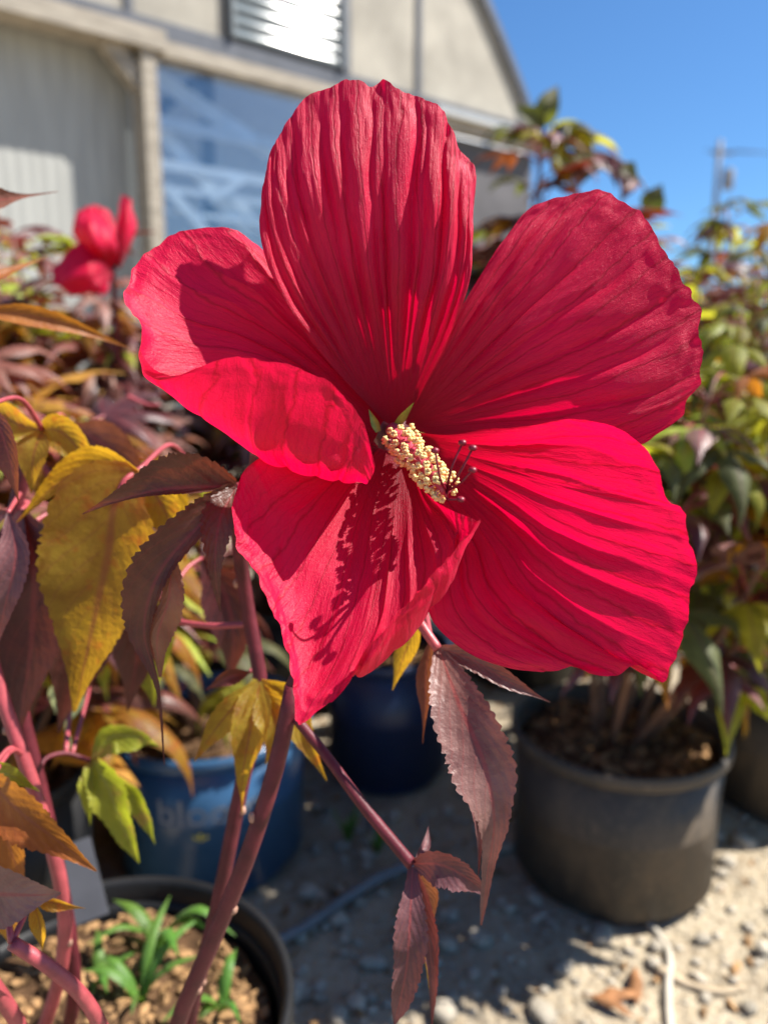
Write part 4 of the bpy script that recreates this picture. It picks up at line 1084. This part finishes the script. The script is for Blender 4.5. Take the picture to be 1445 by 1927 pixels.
plant((-.46, .80), .67, 7, 210, {'maroon': 3, 'olive': 5, 'lime': 1.5}, 30, 'maroon and olive plant in the shaded black pot', spread=.18, zmin=.15, size=1.55)
plant((-.56, 1.02), .66, 6, 230, {'maroon': 3, 'olive': 4, 'lime': 2, 'green': 1}, 31, 'bushy maroon and yellow plant between the lettered pot and the corrugated wall', spread=.20, zmin=.2, size=1.3)
plant((-.10, 1.52), .72, 6, 200, {'maroon': 5, 'olive': 2, 'green': 1}, 32, 'maroon plant directly behind the navy pot', spread=.20, zmin=.2, size=1.3)
# the leaves that show against the sky, on the tallest plant
tall = [o for o in bpy.data.objects if o.get('label', '').startswith('tallest plant')][0]
def bleaf(mat, lobes, parent):
    mb = MB()
    for kw in lobes:
        kw = dict(kw); mid = kw.pop('m'); w = kw.pop('w'); wr = kw.pop('wr', None); plobe(mb, mid, w, wr, **kw)
    return mb.build('leaf', M[mat], parent)
zt = 1.60
stem([(1000, 420, zt), (1015, 330, zt), (1020, 240, zt), (1028, 215, zt)], .005, .003, 'stem_brown', parent=tall)
bleaf('deepgreen', [dict(m=[(1022, 235, zt), (1030, 205, zt - .02), (1050, 160, zt - .01)], w=22, wr=26, prof=[.4, .9, 1, .8, .4, .02], fold=.3, serr=.05, nser=6)], tall)
bleaf('deepgreen', [dict(m=[(1020, 245, zt), (995, 215, zt - .03), (970, 200, zt - .03)], w=22, wr=22, prof=[.4, .9, 1, .8, .4, .02], fold=.3, serr=.05, nser=6)], tall)
bleaf('green', [dict(m=[(1025, 260, zt), (1060, 238, zt - .03), (1095, 240, zt - .04), (1118, 262, zt - .04)], w=10, wr=12, fold=.4, serr=.05, nser=6)], tall)
bleaf('darkmaroon', [dict(m=[(1020, 270, zt), (1045, 262, zt - .05), (1040, 225, zt - .06)], w=16, wr=14, fold=.3, serr=.05, nser=6)], tall)
stem([(1020, 300, zt), (1080, 285, zt - .04), (1150, 292, zt - .06), (1205, 340, zt - .06), (1225, 380, zt - .05)], .003, .002, 'stem_brown', parent=tall)
bleaf('deepgreen', [dict(m=[(1215, 395, zt - .05), (1230, 372, zt - .06), (1246, 345, zt - .06)], w=26, wr=22, prof=[.5, 1, 1, .7, .3, .02], fold=.3, serr=.04, nser=6)], tall)
for k, (x, y, dx, dy, m) in enumerate(((1090, 290, 30, 40, 'deepgreen'), (1120, 288, 40, 50, 'maroon'), (1150, 295, 10, 60, 'darkmaroon'), (1180, 315, -10, 55, 'maroon'), (1165, 305, 40, 40, 'deepgreen'), (1065, 290, -10, 60, 'green'), (1195, 335, -30, 50, 'maroon'), (1040, 300, 40, 60, 'olive'), (1130, 300, -40, 50, 'deepgreen'), (1100, 300, -20, 70, 'maroon'))):
    bleaf(m, [dict(m=[(x, y, zt - .05), (x + dx * .5, y + dy * .4, zt - .08), (x + dx, y + dy, zt - .07)], w=19, wr=17, fold=.3, serr=.05, nser=6, seed=k)], tall)

# second flower, left, on the maroon plant
fl2 = [o for o in bpy.data.objects if o.get('label', '').startswith('maroon plant carrying')][0]
z2 = .98
mb = MB(); mb.tube([Vector(q) for q in catmull([list(P(225, 690, z2 + .12)), list(P(218, 600, z2 + .05)), list(P(212, 505, z2))], np.linspace(0, 1, 12))], .0035, 10)
f2 = mb.build('flower', M['stem'], fl2); f2['label'] = 'half closed red flower'
def pet2(cols_, seed):
    link('petal', colgrid([[(x, y, z * 1000) for (x, y, z) in c] for c in cols_], 'petal', [(.3, 1, .03), (.6, 1, .03)], 2.0, seed, nv=50, nsn=50, ruffle=3), f2)
pet2([[(212, 505, z2), (160, 470, z2 - .02), (135, 430, z2 - .03), (150, 398, z2 - .02)], [(214, 505, z2), (175, 460, z2 - .06), (165, 420, z2 - .06), (168, 393, z2 - .03)], [(218, 500, z2), (205, 460, z2 - .04), (198, 430, z2 - .04), (180, 396, z2 - .02)], [(220, 496, z2), (222, 472, z2 - .02), (216, 445, z2 - .02), (195, 405, z2 - .01)]], 3)
pet2([[(218, 480, z2), (180, 452, z2 - .03), (140, 462, z2 - .04), (97, 505, z2 - .04)], [(212, 505, z2), (170, 510, z2 - .06), (130, 520, z2 - .06), (100, 535, z2 - .05)], [(213, 510, z2), (185, 535, z2 - .05), (165, 550, z2 - .05), (140, 552, z2 - .04)], [(214, 512, z2), (205, 535, z2 - .02), (205, 548, z2 - .02), (190, 555, z2 - .01)]], 4)
pet2([[(218, 505, z2), (218, 465, z2 + .02), (222, 410, z2 + .02), (230, 368, z2 + .02)], [(222, 505, z2), (228, 470, z2 - .01), (236, 415, z2 - .01), (240, 372, z2)], [(226, 505, z2), (240, 475, z2 + .01), (254, 440, z2 + .01), (256, 415, z2 + .02)]], 5)

pet2([[(205, 500, z2 + .02), (150, 460, z2 + .03), (140, 430, z2 + .03), (140, 405, z2 + .03)], [(212, 500, z2 + .02), (190, 440, z2 + .02), (180, 410, z2 + .02), (175, 385, z2 + .02)], [(220, 500, z2 + .02), (225, 450, z2 + .03), (215, 420, z2 + .03), (205, 395, z2 + .03)]], 9)

# ------------------------------------------------------------------ ground litter
M['stone'] = plain_mat('pale_stone', (0.48, 0.42, 0.33), 0.85, 0.25, 0.3, 30, 0.001, 150, obj_rand=.25)
M['dry_leaf'] = plain_mat('dry_leaf', (0.30, 0.14, 0.06), 0.8, 0.2, 0.4, 60)
M['twig'] = plain_mat('dry_twig', (0.46, 0.36, 0.24), 0.8, 0.3, 0.3, 60)
M['whitepipe'] = plain_mat('white_pipe', (0.46, 0.41, 0.33), 0.6, 0.4, 0.1, 20)
M['greypipe'] = plain_mat('grey_tube', (0.15, 0.155, 0.16), 0.5, 0.5, 0.2, 20)
pots_xy = [(Vector(o.location.xy), .14) for o in bpy.data.objects if o.name.startswith('nursery_pot') and o.type == 'EMPTY']
def free(x, y, m=.0):
    return all((Vector((x, y)) - c).length > r * .86 + m for c, r in pots_xy)
mb = MB(); rr = random.Random(77); cnt = 0
while cnt < 4200:
    x, y = rr.uniform(-.9, 1.1), rr.uniform(.55, 2.4)
    if not free(x, y, .005): continue
    r = rr.choice((.0025, .003, .004, .005, .007))
    mb.blob((x, y, float(ground_height(np.array(x), np.array(y))) + r * .25), r, seed=cnt, sub=1, squash=(1, rr.uniform(.6, 1), .6), rough=.22); cnt += 1
mb.build('gravel', M['stone'], None, label='fine pale gravel scattered over the sandy ground', cat='gravel', kind='stuff')
stone_meshes = []
for s in range(7):
    m = MB().blob((0, 0, 0), 1, seed=500 + s, sub=2, squash=(1, .75, .55), rough=.2); stone_meshes.append(m.mesh('stone', M['stone']))
cnt = 0; tries = 0
while cnt < 150 and tries < 4000:
    tries += 1
    if cnt < 30: q = G(rr.uniform(900, 1445), rr.uniform(1560, 1925))
    elif cnt < 120: q = G(rr.uniform(540, 960), rr.uniform(1480, 1925))
    else: q = Vector((rr.uniform(-.3, 1.0), rr.uniform(1.0, 1.8), 0))
    if not free(q.x, q.y, .015): continue
    r = rr.choice((.006, .007, .008, .009, .011, .014, .018))
    o = link('stone', stone_meshes[cnt % 7], None, 'small pale stone lying on the sandy ground between the pots', 'stone', 'pale stones on the ground')
    o.location = (q.x, q.y, float(ground_height(np.array(q.x), np.array(q.y))) + r * .3); o.scale = (r, r, r); o.rotation_euler = (rr.uniform(-.3, .3), rr.uniform(-.3, .3), rr.uniform(0, 6)); cnt += 1

def ground_line(pxs, r, h=.0):
    q = [G(*p) for p in pxs]
    return [Vector(c) + Vector((0, 0, float(ground_height(np.array(c[0]), np.array(c[1]))) + r * .8 + h)) for c in catmull([list(v) for v in q], np.linspace(0, 1, 24))]
MB().tube(ground_line([(1215, 1740), (1245, 1775), (1258, 1815), (1256, 1870), (1262, 1990)], .005), .0048, 10).build('irrigation_pipe', M['whitepipe'], None, label='thin white pipe bent across the sandy ground beside the large dusty pot', cat='pipe')
MB().tube(ground_line([(1235, 1835), (1290, 1858), (1350, 1874), (1400, 1866)], .004), np.linspace(.006, .003, 24), 8).build('dry_stick', M['twig'], None, label='dry pale stick lying beside the white pipe', cat='stick')
MB().tube(ground_line([(515, 1795), (575, 1765), (650, 1712), (720, 1672), (790, 1640)], .007, .01), .0065, 10).build('drip_tube', M['greypipe'], None, label='grey drip tube lying on shaded ground behind the red leaf stalk', cat='tube')
mb = MB()
for q in range(900):
    x, y = rr.uniform(-.55, .55), rr.uniform(.60, 1.7)
    if not free(x, y, .004): continue
    e = Euler((rr.uniform(-.6, .6), rr.uniform(-.6, .6), rr.uniform(0, 6)))
    mb.blob((x, y, float(ground_height(np.array(x), np.array(y))) + .003), rr.choice((.003, .004, .005, .007, .010)), seed=9000 + q, sub=1, squash=(1, rr.uniform(.3, .6), rr.uniform(.2, .4)), rough=.38, rot=e.to_matrix())
mb.build('bark_litter', M['chip'], None, smooth=False, label='brown bark litter strewn on the ground between the pots', cat='bark litter', kind='stuff')
# dry brown leaf litter
for k, (px, py, w) in enumerate(((1165, 1890, 26), (1195, 1865, 20), (1140, 1905, 18))):
    mb = MB(); q = G(px, py); a = k * 1.3
    d = Vector((math.cos(a), math.sin(a), 0)); z = Vector((0, 0, 1))
    mid = [q + z * .008 - d * .03, q + z * .016 - d * .01, q + z * .015 + d * .012, q + z * .007 + d * .03]
    lobe(mb, mid, [w * .00042 * p for p in PROF], [w * .00042 * p for p in PROF], side=Vector((-math.sin(a), math.cos(a), 0)), fold=.5, serr=.1, nser=7, seed=k, wave=.2)
    mb.build('fallen_leaf', M['dry_leaf'], None, label='curled brown fallen leaf on the sunlit sand', cat='leaf', group='fallen leaves on the sand')
# plant tag in the near pot
M['tag'] = plain_mat('grey_tag', (0.09, 0.09, 0.10), 0.6, 0.3, 0.2, 20)
tg = P(150, 1660, .60)
mb = MB(); mb.box(tg, .030, .0012, .060, Vector((.93, .3, .2)).normalized(), Vector((-.2, .9, -.35)).normalized(), Vector((.93, .3, .2)).normalized().cross(Vector((-.2, .9, -.35)).normalized()))
mb.build('plant_tag', M['tag'], None, smooth=False, label='blank greyish plant tag leaning by the weedy pot rim', cat='tag')
# weeds in the near pot
def weed(px, py, n, label, seed, L=.07):
    rr = random.Random(seed); q = G(px, py, POT_H - .028)
    t = thing('weed', q, label, 'weed', 'green weeds in the front pot')
    for k in range(n):
        a = rr.uniform(0, 6.283); l = L * rr.uniform(.5, 1.2); d = Vector((math.cos(a), math.sin(a), 0)); up = Vector((0, 0, 1))
        mid = [q, q + d * l * .2 + up * l * .45, q + d * l * .55 + up * l * .7, q + d * l + up * l * rr.uniform(.4, .8)]
        w = l * rr.uniform(.07, .13); mb = MB()
        lobe(mb, mid, [w * .5, w, w * .9, .0003], [w * .5, w, w * .9, .0003], side=Vector((-math.sin(a), math.cos(a), 0)), fold=.35, serr=0, nser=5, nv=12, nu=2, seed=k)
        mb.build('blade', M['weed'], t)
weed(265, 1890, 9, 'broad green weed at the middle of the front pot', 1, .052)
weed(300, 1790, 5, 'tall green weed blade clump beside the red stem', 2, .060)
weed(420, 1910, 7, 'green weed near the rim of the front pot', 3, .045)
weed(190, 1860, 6, 'small green weed among the bark chips', 4, .038)
def ground_weed(px, py, n, L, seed, label):
    rr = random.Random(seed); q = G(px, py)
    t = thing('grass_tuft', q, label, 'grass', 'grass tufts between the pots')
    for k in range(n):
        a = rr.uniform(0, 6.283); l = L * rr.uniform(.6, 1.2); d = Vector((math.cos(a), math.sin(a), 0)); up = Vector((0, 0, 1)); mb = MB(); w = .004
        lobe(mb, [q, q + d * l * .15 + up * l * .5, q + d * l * .4 + up * l], [w * .6, w, .0003], [w * .6, w, .0003], side=Vector((-math.sin(a), math.cos(a), 0)), fold=.3, serr=0, nser=4, nv=9, nu=1, seed=k)
        mb.build('blade', M['weed'], t)
ground_weed(655, 1590, 10, .06, 9, 'small tuft of grass on the ground in front of the navy pot')
ground_weed(710, 1610, 8, .05, 10, 'thin tuft of grass near the grey drip tube')
